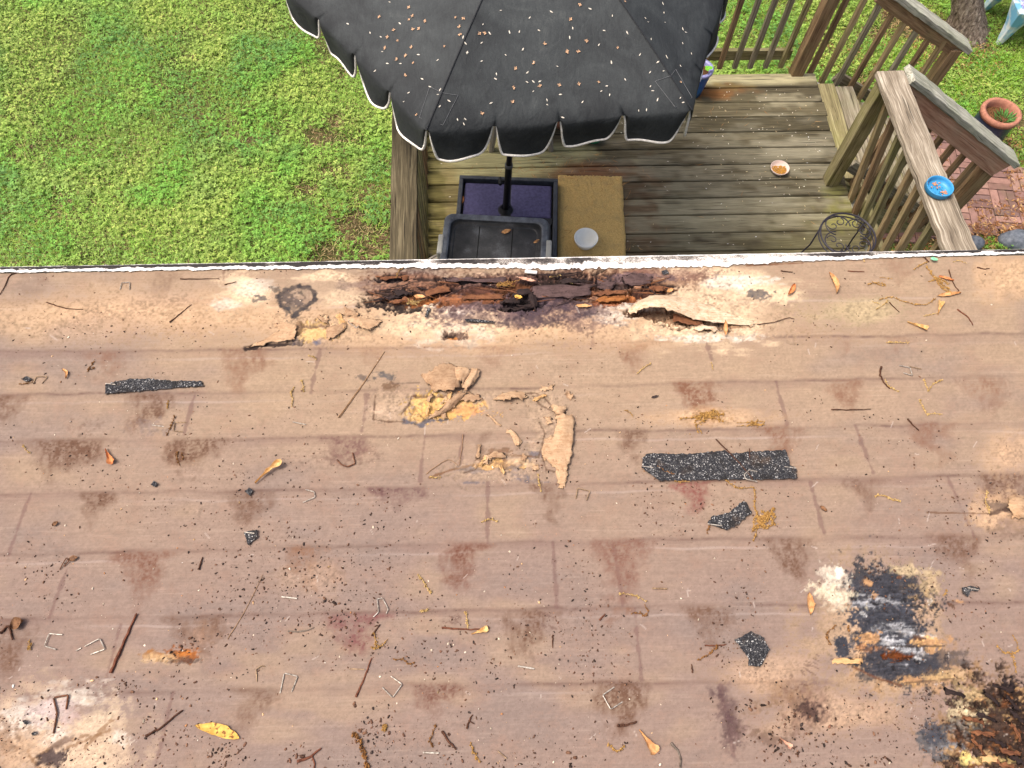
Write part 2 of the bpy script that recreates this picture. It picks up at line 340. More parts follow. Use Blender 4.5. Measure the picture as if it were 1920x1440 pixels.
for (x, y, rx, ry, col, a, dp) in [(755, 567, 56, 14, BK, .95, -.007), (745, 549, 40, 9, BK, .85, -.005), (790, 561, 40, 10, OR, .8, 0), (735, 521, 30, 7, BK, .95, -.006), (890, 545, 90, 12, RB, .9, -.004), (900, 526, 64, 5, BK, .95, -.006),
        (880, 560, 50, 9, (140, 84, 48), .8, 0), (975, 555, 34, 26, BK, .95, -.010), (955, 534, 36, 10, (96, 58, 34), .9, -.006), (1080, 530, 80, 17, (46, 33, 28), .95, -.008), (1150, 530, 44, 14, (52, 40, 36), .9, -.006), (1130, 548, 70, 16, (98, 58, 34), .95, -.007),
        (1160, 555, 46, 10, OR, .75, -.003), (1150, 565, 40, 8, (150, 84, 46), .8, -.003), (1215, 545, 44, 10, (70, 42, 32), .95, -.006), (1230, 535, 34, 5, BK, .95, -.005), (1060, 514, 70, 4, BK, .8, -.004), (985, 575, 24, 12, BK, .8, -.006), (950, 577, 34, 6, BK, .75, -.005), (830, 540, 44, 6, BK, .7, -.004), (805, 523, 70, 3, BK, .75, -.004)]:
    blob(x, y, rx, ry, col, a, .5, .75, 11, 0, dp, asp=2.4)
blob(1190, 520, 70, 9, (112, 88, 84), .8, .5, .5, 14, asp=3); blob(1050, 546, 56, 11, PU, .5, .5, .5, 12, asp=2.5)
# charred ring near the knot
for (x0, y0, x1, y1) in [(524, 556, 540, 543), (540, 543, 560, 537), (560, 537, 578, 538), (578, 538, 590, 551), (590, 551, 590, 562), (590, 562, 578, 572), (578, 572, 566, 580), (566, 580, 549, 594), (549, 594, 540, 580), (540, 580, 526, 572), (526, 572, 524, 556)]:
    stroke([(x0, y0), (x1, y1)], 4.2, (58, 52, 50), .85, .8, 8)
blob(543, 562, 22, 12, (62, 56, 54), .85, .6, .9, 8); blob(552, 578, 20, 14, (72, 66, 62), .7, .7, .8, 9); blob(560, 557, 30, 18, (140, 116, 98), .35, .8, .6, 10); blob(518, 542, 9, 6, (70, 60, 54), .7, .6, .8, 6); blob(485, 561, 16, 5, (80, 76, 74), .8, .6, .8, 6, asp=2)
# torn window beside it, holes, knots
blob(587, 622, 36, 16, (224, 178, 106), .95, .3, .5, 10, depth=-.004, asp=1.6); blob(560, 616, 10, 14, (120, 78, 40), .8, .5, .7, 7); stroke([(556, 610), (615, 610)], 3, (96, 62, 40), .85, .7, 8, -.003)
stroke([(462, 653), (490, 647), (520, 645), (550, 642), (566, 645)], 4.4, (50, 38, 34), .95, .6, 7, -.004); blob(552, 638, 12, 8, (70, 62, 70), .8, .5, .7, 6); blob(594, 641, 9, 5, (92, 92, 104), .8, .5, .6, 5)  # long dark stroke: deep shadow in the gap under the torn paper, painted on
blob(848, 628, 22, 7, (92, 64, 50), .9, .5, .7, 7, depth=-.003); blob(842, 630, 9, 4, (40, 28, 22), .9, .5, .6, 5, depth=-.004); blob(850, 634, 12, 3, (190, 120, 60), .8, .5, .6, 5)
blob(1425, 551, 20, 7, (78, 74, 74), .8, .5, .9, 6, asp=1.6); blob(1330, 608, 60, 9, (92, 58, 34), .85, .5, .7, 9, depth=-.008, asp=2.4); blob(1290, 598, 50, 8, (110, 70, 42), .9, .5, .7, 9, depth=-.008, asp=2.4)
blob(1220, 588, 46, 9, (84, 52, 34), .95, .4, .5, 9, depth=-.010, asp=2.2); blob(1338, 613, 24, 7, (58, 54, 62), .9, .5, .8, 6, depth=-.004); blob(1370, 611, 40, 3, (120, 78, 46), .8, .5, .8, 8, asp=3)  # first blob: shade of the cavity under the veneer arch painted in dark brown
# torn places in the middle
blob(800, 762, 34, 26, (226, 178, 96), .97, .2, .55, 11, depth=-.003, seed=3); blob(850, 765, 62, 17, (226, 172, 98), .97, .2, .5, 10, depth=-.003, asp=1.6); blob(868, 768, 30, 10, (212, 146, 92), .7, .6, .6, 9)
blob(790, 782, 40, 8, (206, 160, 96), .9, .3, .7, 8, asp=2); stroke([(758, 790), (780, 793), (790, 798), (800, 788), (838, 786)], 4, (92, 88, 92), .9, .8, 7, -.002); stroke([(775, 742), (843, 742)], 2.4, (100, 66, 42), .85, .6, 8, -.002)
blob(720, 705, 20, 6, (86, 82, 78), .8, .6, .9, 6, asp=1.6); blob(680, 708, 9, 6, (96, 82, 74), .7, .6, .8, 5); blob(729, 724, 14, 7, (110, 80, 56), .8, .6, .9, 6); stroke([(735, 719), (786, 717)], 2, (108, 84, 68), .7, .6, 9)
blob(715, 770, 40, 16, (200, 166, 134), .5, .6, .5, 14, asp=2)
blob(930, 872, 40, 9, (222, 168, 96), .95, .3, .7, 9, depth=-.003, asp=2); blob(940, 868, 30, 7, (110, 74, 46), .8, .5, .8, 7, asp=1.8); blob(985, 866, 26, 7, (216, 176, 130), .8, .6, .7, 9, asp=2)
for (x, y, rx, ry) in [(875, 879, 16, 6), (905, 882, 18, 5), (963, 882, 12, 8), (978, 897, 16, 5), (1000, 902, 20, 3), (885, 905, 12, 3), (1006, 853, 14, 8)]: blob(x, y, rx, ry, (104, 94, 94), .7, .6, .9, 6, asp=1.5)
stroke([(806, 895), (850, 880), (890, 870)], 2.4, (120, 80, 50), .8, .6, 8)
stroke([(890, 864), (920, 850), (1010, 857)], 2, (120, 84, 58), .8, .7, 8); stroke([(930, 848), (985, 906), (1015, 901)], 1.4, (140, 104, 84), .3, .6, 8)
blob(940, 845, 20, 5, (126, 88, 60), .7, .6, .5, 8)
blob(1328, 780, 34, 10, (170, 124, 70), .5, .8, .8, 9)
# bottom left bleached knot
blob(100, 1400, 138, 92, (206, 172, 136), .7, .7, .6, 34, seed=2); blob(60, 1340, 70, 30, (222, 206, 184), .5, .8, .7, 14, -30, asp=2); blob(140, 1308, 50, 18, WH, .6, .8, .9, 9, -15, asp=1.8); blob(190, 1350, 44, 26, (216, 184, 146), .7, .8, .7, 18, -30); blob(96, 1385, 30, 12, WH, .7, .8, .9, 8, -30, asp=2)
blob(100, 1336, 44, 24, (190, 160, 148), .6, .8, .6, 14); blob(30, 1410, 60, 40, (190, 150, 112), .6, .8, .6, 20); blob(190, 1420, 60, 34, (214, 180, 142), .6, .8, .6, 20); blob(10, 1380, 24, 30, (140, 102, 72), .6, .8, .9, 10)
for (x0, y0, x1, y1) in [(96, 1400, 165, 1378), (60, 1425, 125, 1384), (120, 1406, 205, 1370), (52, 1408, 70, 1440), (160, 1402, 210, 1350)]: stroke([(x0, y0), (x1, y1)], 3.4, (136, 96, 60), .65, 1.0, 6)
blob(96, 1422, 26, 14, (78, 62, 58), .92, .35, .6, 9, -12, depth=-.004); blob(112, 1394, 20, 6, (128, 104, 88), .7, .6, .8, 7, -25); blob(225, 1385, 16, 12, WH, .6, .7, .9, 7)
# rusty patch left of centre
blob(343, 1228, 28, 15, (150, 84, 36), .92, .4, .7, 7, depth=-.002); blob(346, 1226, 18, 7, (190, 112, 48), .8, .5, .8, 5); blob(292, 1227, 20, 8, (158, 104, 56), .85, .4, .8, 6, asp=1.6); blob(300, 1235, 34, 9, (214, 172, 120), .6, .6, .6, 9); blob(345, 1238, 24, 6, (70, 56, 50), .7, .6, .9, 5); blob(376, 1190, 30, 22, (150, 110, 80), .4, .8, .6, 10)
# big black and white rot on the right
blob(1650, 1180, 125, 112, (184, 148, 108), .6, .7, .5, 34, 25); blob(1700, 1245, 100, 46, (184, 138, 90), .65, .7, .6, 20, 10)
blob(1660, 1108, 84, 42, (66, 62, 60), .97, .35, .5, 20, 8, depth=-.0015); blob(1665, 1180, 60, 110, (64, 62, 64), .93, .4, .45, 18, -22); blob(1648, 1160, 46, 46, (62, 63, 68), .95, .35, .5, 16, 30); blob(1690, 1170, 48, 26, (66, 66, 70), .93, .4, .6, 14, 30)
blob(1680, 1240, 80, 36, (76, 68, 64), .92, .5, .6, 14, 12, asp=1.8); blob(1760, 1235, 44, 26, (88, 76, 68), .8, .6, .8, 9, 10, asp=2); blob(1578, 1212, 14, 20, (66, 70, 76), .95, .3, .5, 8, -25); blob(1610, 1200, 20, 12, (72, 72, 74), .8, .5, .8, 7); blob(1650, 1262, 60, 14, (80, 72, 66), .75, .6, .9, 9, 15, asp=2)
for (x, y, rx, ry, a, c) in [(1640, 1121, 30, 9, .9, WH), (1625, 1132, 40, 8, .6, (190, 186, 178)), (1685, 1175, 26, 10, .75, (206, 196, 176)), (1695, 1185, 30, 8, .6, WH), (1668, 1201, 22, 10, .95, (240, 238, 234)), (1690, 1220, 36, 9, .8, (226, 218, 206)), (1730, 1193, 26, 6, .6, WH), (1700, 1250, 34, 9, .6, (196, 190, 182)), (1610, 1100, 40, 6, .3, (160, 156, 150)), (1720, 1226, 14, 9, .7, WH), (1655, 1140, 30, 7, .4, (150, 150, 152))]:
    blob(x, y, rx*.85, ry*.85, c, a*.8, .9, 1.2, 7, 8, asp=1.6)
for (x, y, rx, ry, a, c) in [(1632, 1198, 20, 10, .9, (206, 150, 92)), (1740, 1205, 24, 9, .85, (214, 162, 100)), (1625, 1092, 10, 7, .9, (190, 136, 84)), (1712, 1105, 24, 12, .6, (188, 148, 96)), (1745, 1218, 12, 6, .8, (206, 156, 98)), (1700, 1275, 20, 8, .8, (206, 156, 98)), (1760, 1268, 30, 9, .8, (190, 150, 98)), (1800, 1265, 44, 10, .5, (192, 156, 108)), (1640, 1216, 30, 8, .5, (170, 110, 60))]: blob(x, y, rx, ry, c, a, .4, .8, 7, 5)
for (x, y, rx, ry, ro) in [(1662, 1100, 66, 26, 6), (1640, 1125, 50, 18, 0), (1650, 1160, 40, 34, 30), (1692, 1168, 42, 18, 30), (1665, 1195, 34, 20, 20), (1668, 1244, 60, 18, 14), (1712, 1232, 60, 20, 10), (1660, 1264, 40, 10, 14), (1730, 1250, 34, 12, 12), (1579, 1210, 12, 18, -25), (1712, 1110, 20, 7, 0)]: blob(x, y, rx, ry, (60, 58, 60), .9, .5, .45, 11, ro, fine=.55)
for (x, y, rx, ry, a) in [(1650, 1122, 30, 6, .6), (1668, 1201, 18, 7, .95), (1690, 1178, 20, 6, .7), (1700, 1218, 26, 5, .7), (1704, 1188, 22, 4, .6), (1622, 1133, 20, 5, .5), (1650, 1180, 16, 5, .4)]: blob(x, y, rx, ry, (196, 188, 178), a*.8, .9, 1.1, 5, 10, fine=1.0, asp=1.2)
for (x, y, rx, ry) in [(1632, 1199, 16, 8), (1742, 1206, 18, 7), (1626, 1092, 8, 6), (1712, 1275, 16, 6), (1745, 1220, 8, 5)]: blob(x, y, rx, ry, (186, 138, 92), .9, .4, .7, 6, 5, fine=.6)
for k in range(26):
    x = 1560+RNG.random()*240; y = 1075+RNG.random()*200
    if abs((x-1570)*.55-(y-1075)) < 120: blob(x, y, 3+RNG.random()*9, 2+RNG.random()*3.4, ((30, 26, 26), (186, 138, 92), (52, 48, 48), (96, 62, 42), (200, 190, 176), (40, 36, 36))[k % 6], .8, .4, .9, 4, RNG.random()*60-10)
blob(1682, 1230, 24, 7, (112, 56, 22), .98, .3, .6, 6, depth=-.006); blob(1676, 1230, 5, 12, (110, 60, 26), .9, .4, .6, 5); blob(1700, 1233, 10, 4, (60, 30, 14), .9, .4, .6, 4)
stroke([(1660, 1212), (1770, 1211)], 1.6, (60, 46, 38), .8, .7, 10); stroke([(1600, 1250), (1640, 1270), (1690, 1285)], 2.2, (104, 64, 42), .8, .6, 8); stroke([(1700, 1280), (1790, 1272)], 2, (90, 66, 48), .7, .8, 8)
blob(1565, 1085, 26, 20, (226, 204, 172), .7, .35, .7, 9, 35); blob(1575, 1074, 8, 10, (240, 228, 196), .9, .3, .6, 7); blob(1560, 1115, 40, 14, (230, 208, 168), .75, .6, .8, 9, 18); blob(1572, 1125, 20, 20, (226, 200, 164), .6, .7, .7, 9); blob(1710, 1070, 40, 9, (204, 174, 128), .7, .7, .7, 10, 8); blob(1744, 1100, 16, 26, (190, 158, 114), .6, .8, .9, 8)
# lower right corner rot
blob(1870, 1375, 110, 92, (150, 112, 72), .8, .5, .5, 30, 35); blob(1880, 1370, 100, 88, (58, 42, 34), .95, .5, .6, 22, 40, depth=-.004); blob(1760, 1390, 32, 26, (92, 88, 84), .9, .45, .7, 12, 25); blob(1755, 1375, 22, 18, (66, 66, 70), .8, .5, .7, 8, 30); blob(1785, 1400, 24, 9, (150, 144, 138), .7, .6, .9, 7)
blob(1815, 1335, 36, 20, (206, 178, 134), .8, .5, .8, 10, 10); blob(1830, 1305, 40, 12, (186, 154, 106), .7, .6, .8, 9, 20); blob(1850, 1315, 30, 10, (84, 66, 52), .7, .6, 1, 7); blob(1900, 1300, 26, 22, (40, 32, 32), .95, .4, .7, 8, 45, depth=-.003); blob(1815, 1365, 30, 14, (120, 110, 98), .7, .6, .9, 7)
for k in range(150):
    x = 1780+RNG.random()*160; y = 1290+RNG.random()*160
    if (x-1760)*.9+(y-1290) > 90: blob(x, y, 3+RNG.random()*11, 2+RNG.random()*4, ((34, 24, 20), (104, 62, 34), (48, 34, 26), (52, 34, 24), (170, 132, 88), (84, 52, 32), (40, 28, 22), (120, 76, 42))[k % 8], .85, .4, .9, 4, RNG.random()*70-10, depth=(-.002, .0015)[k % 2])
blob(1860, 1425, 40, 6, (206, 172, 108), .8, .4, 1.0, 6, depth=.001); blob(1812, 1425, 10, 12, (230, 200, 120), .8, .4, .8, 6); stroke([(1770, 1432), (1815, 1436)], 2.4, (60, 44, 38), .8, .6, 8); stroke([(1790, 1345), (1920, 1344)], 1.6, (70, 52, 40), .7, .8, 9); stroke([(1810, 1368), (1920, 1370)], 1.6, (60, 44, 36), .6, .8, 9)
# dark smudges
blob(1521, 1330, 22, 20, (40, 34, 32), .95, .6, .6, 8, fine=.7); blob(1515, 1330, 40, 40, (110, 78, 64), .5, .9, .8, 12); blob(1365, 1340, 14, 40, (92, 66, 62), .6, .8, .8, 10, -20); blob(1378, 1375, 22, 20, (100, 74, 66), .6, .8, .8, 9); blob(1440, 1385, 40, 10, (100, 72, 54), .55, .8, .9, 7, 20); blob(1430, 1325, 30, 10, (140, 104, 72), .5, .8, .9, 7, -15)
blob(1885, 952, 34, 9, (96, 76, 64), .7, .7, .8, 8, 15); blob(1900, 985, 30, 22, (128, 100, 80), .5, .8, .8, 10); stroke([(1738, 961), (1860, 963)], 1.6, (116, 82, 58), .8, .5, 12); stroke([(1860, 963), (1900, 950)], 4, (80, 58, 48), .8, .6, 8, -.003)
stroke([(1400, 498), (1505, 493)], 1.8, (120, 76, 50), .8, .5, 12); stroke([(420, 523), (420, 495)], 3, (120, 84, 66), .6, .9, 6)
blob(285, 800, 50, 14, (128, 108, 96), .5, .8, .9, 5, thr=.2); blob(160, 800, 30, 16, (134, 104, 84), .5, .8, .9, 5, thr=.2); blob(640, 858, 60, 12, (124, 92, 76), .5, .8, .9, 5, thr=.2)
for k in range(34):   # drag marks of torn felt
    x, y = ((1500+RNG.random()*30, 1225+RNG.random()*36), (830+RNG.random()*30, 1150+RNG.random()*20), (995+RNG.random()*60, 1140+RNG.random()*45))[k % 3]
    stroke([(x, y), (x+5+RNG.random()*6, y+3+RNG.random()*5)], 1.3, (112, 84, 70), .7, .3, 5)
# grazed pale scratches
for k in range(70):
    x, y = RNG.random()*1920, 560+RNG.random()*880; L = 4+RNG.random()*12; an = RNG.normal(0.7, 1.0)
    stroke([(x, y), (x+L*math.cos(an), y-L*math.sin(an))], .9, (206, 184, 162), .6, .3, 6)
for (x, y, rx, ry, dp, sd) in [(742, 757, 46, 28, -.0012, 1), (930, 880, 78, 26, -.0012, 2), (600, 622, 62, 22, -.0014, 3), (1030, 800, 34, 50, -.0008, 4), (1010, 745, 26, 12, -.0010, 5), (840, 750, 90, 14, -.0010, 6), (1340, 600, 130, 36, -.0010, 8)]:
    blob(x, y, rx, ry, (190, 156, 120), .30, .12, .5, 14, 0, dp, seed=sd, power=3.5)
for (p_) in ([(986, 738), (1004, 736), (1020, 744), (1034, 760), (1042, 776)], [(1012, 792), (1022, 812), (1016, 836), (1010, 858)], [(1000, 742), (1012, 758), (1036, 770)], [(896, 872), (890, 880), (870, 886)], [(704, 740), (700, 786), (728, 790), (760, 790)], [(772, 742), (766, 758), (752, 776)], [(1016, 850), (1024, 880), (1040, 884)]): stroke(p_, 1.7, (104, 76, 56), .8, .8, 6, -.001)
rz = np.zeros(NV)
for (x, y, rx, ry) in ((780, 548, 110, 32), (960, 545, 190, 40), (1130, 542, 140, 32), (1300, 604, 90, 14), (1880, 1370, 110, 90), (1670, 1180, 90, 110)):
    rz = np.maximum(rz, 1-sstep(.7, 1.1, np.hypot((X-x)/rx, (Y-y)/ry)))
fib = fbm(X, Y, 26, 3.2, 3, 91); fib2 = fbm(X, Y, 14, 5, 3, 92)
HGT += rz*(.0016*fib+.0012*fib2); C0 *= (1+rz*np.clip(.38*fib+.22*n_ff+.15*fib2, -.6, .9))[:, None]
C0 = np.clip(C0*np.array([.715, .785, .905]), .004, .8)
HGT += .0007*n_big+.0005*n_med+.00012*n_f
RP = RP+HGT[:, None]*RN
b = NB('weathered_plywood')
a = b.attr('Col'); v = b.pos()
gv = b.noise(b.mapv(v, (14, 260, 260)), 1.0, 5, .7, .4); sp = b.noise(v, 420, 3, .6); sp2 = b.noise(v, 900, 2, .5)
col = b.mix(.12, a.outputs['Color'], b.ramp(gv, [(.3, .22), (.7, .78)]), 'OVERLAY')
col = b.mix(b.ramp(sp, [(.62, 0.0), (.70, .5)]), col, tuple(lin((92, 66, 52))))
col = b.mix(b.ramp(sp2, [(.70, 0.0), (.76, .4)]), col, tuple(lin((206, 182, 160))))
b.bump(b.math('ADD', b.math('MULTIPLY', gv, .6), b.math('MULTIPLY', sp, .6)), .35, .0015)
PLY = b.out(col, .9, .15)
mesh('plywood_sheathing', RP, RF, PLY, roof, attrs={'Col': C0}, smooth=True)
# drip edge and fascia
def strip_u(): return np.arange(-2.6, 2.6, .003)
us = strip_u()
exx, exy = proj(RO+us[:, None]*RU)
wd = np.interp(exx, [-400, 0, 400, 700, 900, 1050, 1250, 1400, 1500, 1700, 1920, 2300], [14, 14, 16, 19, 23, 31, 31, 27, 21, 15, 12, 12])/680.0
wd = wd*(1+.10*fbm(us*1000, us*0, 30, 1, 4, 3)+.14*fbm(us*1000, us*0, 9, 1, 3, 5))
out_ = -.0085*np.ones_like(us)
rows = []
for k, t in enumerate((0, .06, .12, .2, .28, .36, .44, .52, .6, .7, .8, .9, 1.0)):
    rows.append(RO+us[:, None]*RU+((out_*(1-t)+(out_+wd)*t))[:, None]*RV+(.0042-.0012*t)[None]*RN if False else RO+us[:, None]*RU+(out_+wd*t)[:, None]*RV+RN*(.0042+.0012*math.sin(t*3)+(.0006*fbm(us*1000, us*0+k*50, 25, 1, 3, k))[:, None]))
lip = RO+us[:, None]*RU+(out_)[:, None]*RV+RN*(-.035)
RW = [lip]+rows; n = len(us); V = np.concatenate(RW)
i = (np.arange(len(RW)-1)[:, None]*n+np.arange(n-1)[None, :]).ravel(); F = np.stack([i, i+1, i+n+1, i+n], 1)[:, ::-1]
tt = np.concatenate([np.zeros(n)]+[np.full(n, t) for t in (0, .06, .12, .2, .28, .36, .44, .52, .6, .7, .8, .9, 1.0)]); uu = np.concatenate([us]*len(RW))
xx = np.concatenate([exx]*len(RW))
dq = tt+.16*fbm(uu*1000, tt*30, 45, 14, 3, 8)+.10*fbm(uu*1000, tt*30, 9, 5, 2, 9)
dirt = sstep(.03, .12, tt)*(1-sstep(.44, .62, dq))*np.interp(xx, [0, 700, 1000, 1150, 1480, 1560, 1920], [1.0, .9, .7, .3, .25, .8, 1.0])*np.clip(.8+.6*fbm(uu*1000, tt*9, 70, 30, 2, 11), .2, 1.2)
b = NB('flaking_white_paint'); v = b.pos()
nz = b.noise(b.mapv(v, (1, 1.6, 1.6)), 260, 5, .75); nz2 = b.noise(v, 55, 4, .6)
dm = b.math('ADD', b.math('MULTIPLY', b.attr('dirt').outputs['Fac'], .62), b.math('ADD', b.math('MULTIPLY', nz, .75), b.math('MULTIPLY', nz2, .35)))
col = b.ramp(dm, [(.60, tuple(lin((228, 226, 222)))), (.68, tuple(lin((176, 168, 158)))), (.78, tuple(lin((84, 78, 74)))), (.9, tuple(lin((44, 40, 38))))])
b.bump(nz, .4, .002)
mesh('drip_edge', V, F, b.out(col, .6, .3), roof, attrs={'dirt': dirt})
mb = MB(); fo = RO-RV*.001-RN*.075; mb.beam(fo-RU*2.6, fo+RU*2.6, .02, .10, (0, 0, 1), 40, .0005)
mb.build('fascia_board', simple('fascia_white', (206, 204, 198), .7, rgb2=(150, 144, 136), sc=12), roof)
# ================================================================== the ground and the lawn
b = NB('lawn_soil'); v = b.pos()
n1 = b.noise(v, 3.2, 5, .65); n2 = b.noise(v, 38, 5, .7); n3 = b.noise(v, 150, 3, .6)
soil = b.ramp(b.math('ADD', b.math('MULTIPLY', n2, .6), b.math('MULTIPLY', n3, .4)), [(.36, tuple(lin((52, 42, 30)))), (.5, tuple(lin((98, 80, 58)))), (.64, tuple(lin((146, 124, 94))))])
grn = b.ramp(n3, [(.4, tuple(lin((34, 46, 18)))), (.6, tuple(lin((66, 86, 34))))])
b.bump(n2, .7, .02)
SOIL = b.out(b.mix(b.ramp(n1, [(.40, .85), (.58, .15)]), grn, soil), .95, .1)
g = np.concatenate([-np.geomspace(120, 8, 8), np.linspace(-7, 8, 76), np.geomspace(9, 120, 8)])
gx, gy = np.meshgrid(g, g+4); gx = gx.ravel(); gy = gy.ravel(); n = len(g)
gz = GZ+.02*fbm(gx*100, gy*100, 90, None, 3, 2)*(np.abs(gx) < 9)
i = (np.arange(n-1)[:, None]*n+np.arange(n-1)[None, :]).ravel()
o = mesh('ground', np.stack([gx, gy, gz], 1), np.stack([i, i+1, i+n+1, i+n], 1), SOIL, smooth=True, origin=np.zeros(3)); tag(o, kind='structure')
PATH_X0, PATH_Y1 = 2.72, 4.62
def path_edge(y): return 4.36+.14*math.sin((y-2.9)*1.9)-.10*max(0, y-3.9)   # curved right edge of the brick path
def in_path(x, y): return (x > 2.72) & (y < 4.62) & (x < 4.36+.14*np.sin((y-2.9)*1.9)-.10*np.maximum(0, y-3.9)) & (y > 3.36)
def bare(x, y):
    """how bare the lawn is (0 green, 1 bare): worn patches near the house and under the tree"""
    p = .36*fbm(x*100, y*100, 75, None, 4, 3)+.5*fbm(x*100, y*100, 20, None, 4, 9)-.15
    near = sstep(4.6, 3.1, y)*sstep(-3.6, -1.4, x)*(x < 0)
    k = p+.16*near
    for (cx, cy, r, a) in ((-1.5, 3.75, .26, .14), (-1.15, 3.35, .3, .2), (-2.1, 4.1, .30, .14), (-1.25, 4.35, .2, .14)): k = k+a*np.exp(-((x-cx)**2+(y-cy)**2)/r**2)
    rt = (x > 2.4); k = k+.16*rt+.55*np.exp(-((x-4.25)**2+(y-5.55)**2)/.45**2)*rt+.28*np.exp(-((x-3.2)**2+(y-4.95)**2)/.5**2)*rt+.35*np.exp(-((x-4.95)**2+(y-4.75)**2)/.3**2)*rt
    k = k-.38*np.exp(-((x-4.15)**2+(y-4.95)**2)/.32**2)*rt
    return k
def scatter(n, x0, x1, y0, y1):
    x = RNG.uniform(x0, x1, n); y = RNG.uniform(y0, y1, n); return x, y
def lawn_area(nper):
    xs, ys = [], []
    for (x0, x1, y0, y1) in ((-6.0, -.42, 2.5, 7.6), (-.42, 2.6, 4.62, 6.6), (2.6, 6.4, 2.7, 7.2)):
        n = int(nper*(x1-x0)*(y1-y0)); x, y = scatter(n, x0, x1, y0, y1); xs.append(x); ys.append(y)
    x = np.concatenate(xs); y = np.concatenate(ys); k = ~(in_path(x, y) | ((x > 2.45) & (x < 3.7) & (y > 3.3) & (y < 4.62)))
    return x[k], y[k]
def leafcol(n, base, var, k):
    c = base[None, :]*(1+var*RNG.normal(0, 1, (n, 1)))*(1+.12*RNG.normal(0, 1, (n, 3)))
    return np.clip(c, .004, .8)
# clover: rounded leaflets in threes, on low stalks
x, y = lawn_area(3600); p = bare(x, y); cl = .5+.6*fbm(x*100, y*100, 55, None, 3, 21)
keep = (p < .20+.16*RNG.normal(0, 1, len(x))) & (RNG.random(len(x)) < np.clip(.35+.75*cl, .2, 1)); x = x[keep]; y = y[keep]; cl = cl[keep]
N = len(x); h = GZ+.010+.065*RNG.random(N)**1.3; an0 = RNG.random(N)*6.283; sz = .0060+.0075*RNG.random(N)*(.6+.6*np.clip(cl, 0, 1))
V = []; CL = []
shade = RNG.normal(0, 1, N)
basec = lin((122, 174, 70))
dkc = lin((88, 126, 78)); ylc = lin((170, 188, 92))
wdk = np.clip(.5+1.1*fbm(x*100, y*100, 34, None, 3, 33), 0, 1); wyl = np.clip(.3+1.0*fbm(x*100, y*100, 48, None, 3, 35), 0, .8)
colr = basec[None]*(1-.55*wdk[:, None])+dkc[None]*.55*wdk[:, None]; colr = colr*(1-wyl[:, None])+ylc[None]*wyl[:, None]
colr = colr*(1+.22*shade[:, None])
for kf in range(3):
    an = an0+kf*2.094+RNG.normal(0, .2, N); dx, dy = np.cos(an), np.sin(an); tl = RNG.normal(0, .25, N)
    q = []
    for (f, s_, dz) in ((0.05, 0, 0), (.7, -.55, .0), (1.25, -.42, .05), (1.3, .42, .05), (.7, .55, .0)):
        q.append(np.stack([x+sz*(dx*f-dy*s_), y+sz*(dy*f+dx*s_), h+sz*(dz+tl*f+.25*abs(s_))], 1))
    V.append(np.stack(q, 1)); CL.append(np.repeat((colr*(1+.12*RNG.normal(0, 1, (N, 1))))[:, None, :], 5, 1))
V = np.concatenate(V).reshape(-1, 3); CL = np.clip(np.concatenate(CL).reshape(-1, 3), .004, .6)
F = np.arange(len(V)).reshape(-1, 5)
def leafmat(name, rough=.6, tr=.25):
    b = NB(name); a = b.attr('Col').outputs['Color']; b.put(b.b.inputs['Base Color'], a)
    b.b.inputs['Roughness'].default_value = rough; b.b.inputs['Specular IOR Level'].default_value = .25
    t = b.n('ShaderNodeBsdfTranslucent'); b.put(t.inputs['Color'], a); mx = b.n('ShaderNodeMixShader'); mx.inputs[0].default_value = tr
    b.t.links.new(b.b.outputs[0], mx.inputs[1]); b.t.links.new(t.outputs[0], mx.inputs[2]); b.t.links.new(mx.outputs[0], b.t.nodes['Material Output'].inputs['Surface'])
    return b.m
LEAFM = leafmat('lawn_leaf')
o = mesh('clover', V, F, LEAFM, attrs={'Col': CL}, origin=np.zeros(3)); tag(o, 'low bright green clover spread over the lawn', 'clover', kind='stuff')
# grass blades
def blades(n_per, lmin, lmax, wmin, wmax, cols, seed, thr, flat=.5, mask=None):
    x, y = lawn_area(n_per); p = bare(x, y); k = (p < thr+.15*RNG.normal(0, 1, len(x)))
    if mask is not None: k &= mask(x, y)
    x = x[k]; y = y[k]; N = len(x); L = RNG.uniform(lmin, lmax, N); wd = RNG.uniform(wmin, wmax, N); an = RNG.random(N)*6.283+.6*fbm(x*100, y*100, 40, None, 2, seed)*3
    dx, dy = np.cos(an), np.sin(an); up = np.clip(RNG.normal(flat, .22, N), .06, .97); hz = np.sqrt(1-up*up)
    b0 = np.stack([x, y, np.full(N, GZ+.004)], 1); s = np.stack([-dy, dx, 0*dx], 1)*wd[:, None]/2
    m = b0+np.stack([dx*hz*L*.5, dy*hz*L*.5, up*L*.62], 1); t = b0+np.stack([dx*hz*L*1.05, dy*hz*L*1.05, up*L*.8], 1)
    V = np.stack([b0-s, b0+s, m+s*.9, m-s*.9, t], 1)
    sel = RNG.integers(0, len(cols), N); wz = fbm(x*100, y*100, 60, None, 3, seed+3)
    c = np.stack([lin(q) for q in cols])[sel]*(1+.2*RNG.normal(0, 1, (N, 1)))*(1+.25*wz[:, None])
    base = np.arange(N)[:, None]*5
    Fq = base+np.array([[0, 1, 2, 3]]); Ft = base+np.array([[3, 2, 4]])
    return V.reshape(-1, 3), Fq, Ft, np.clip(np.repeat(c[:, None, :], 5, 1).reshape(-1, 3), .004, .6)
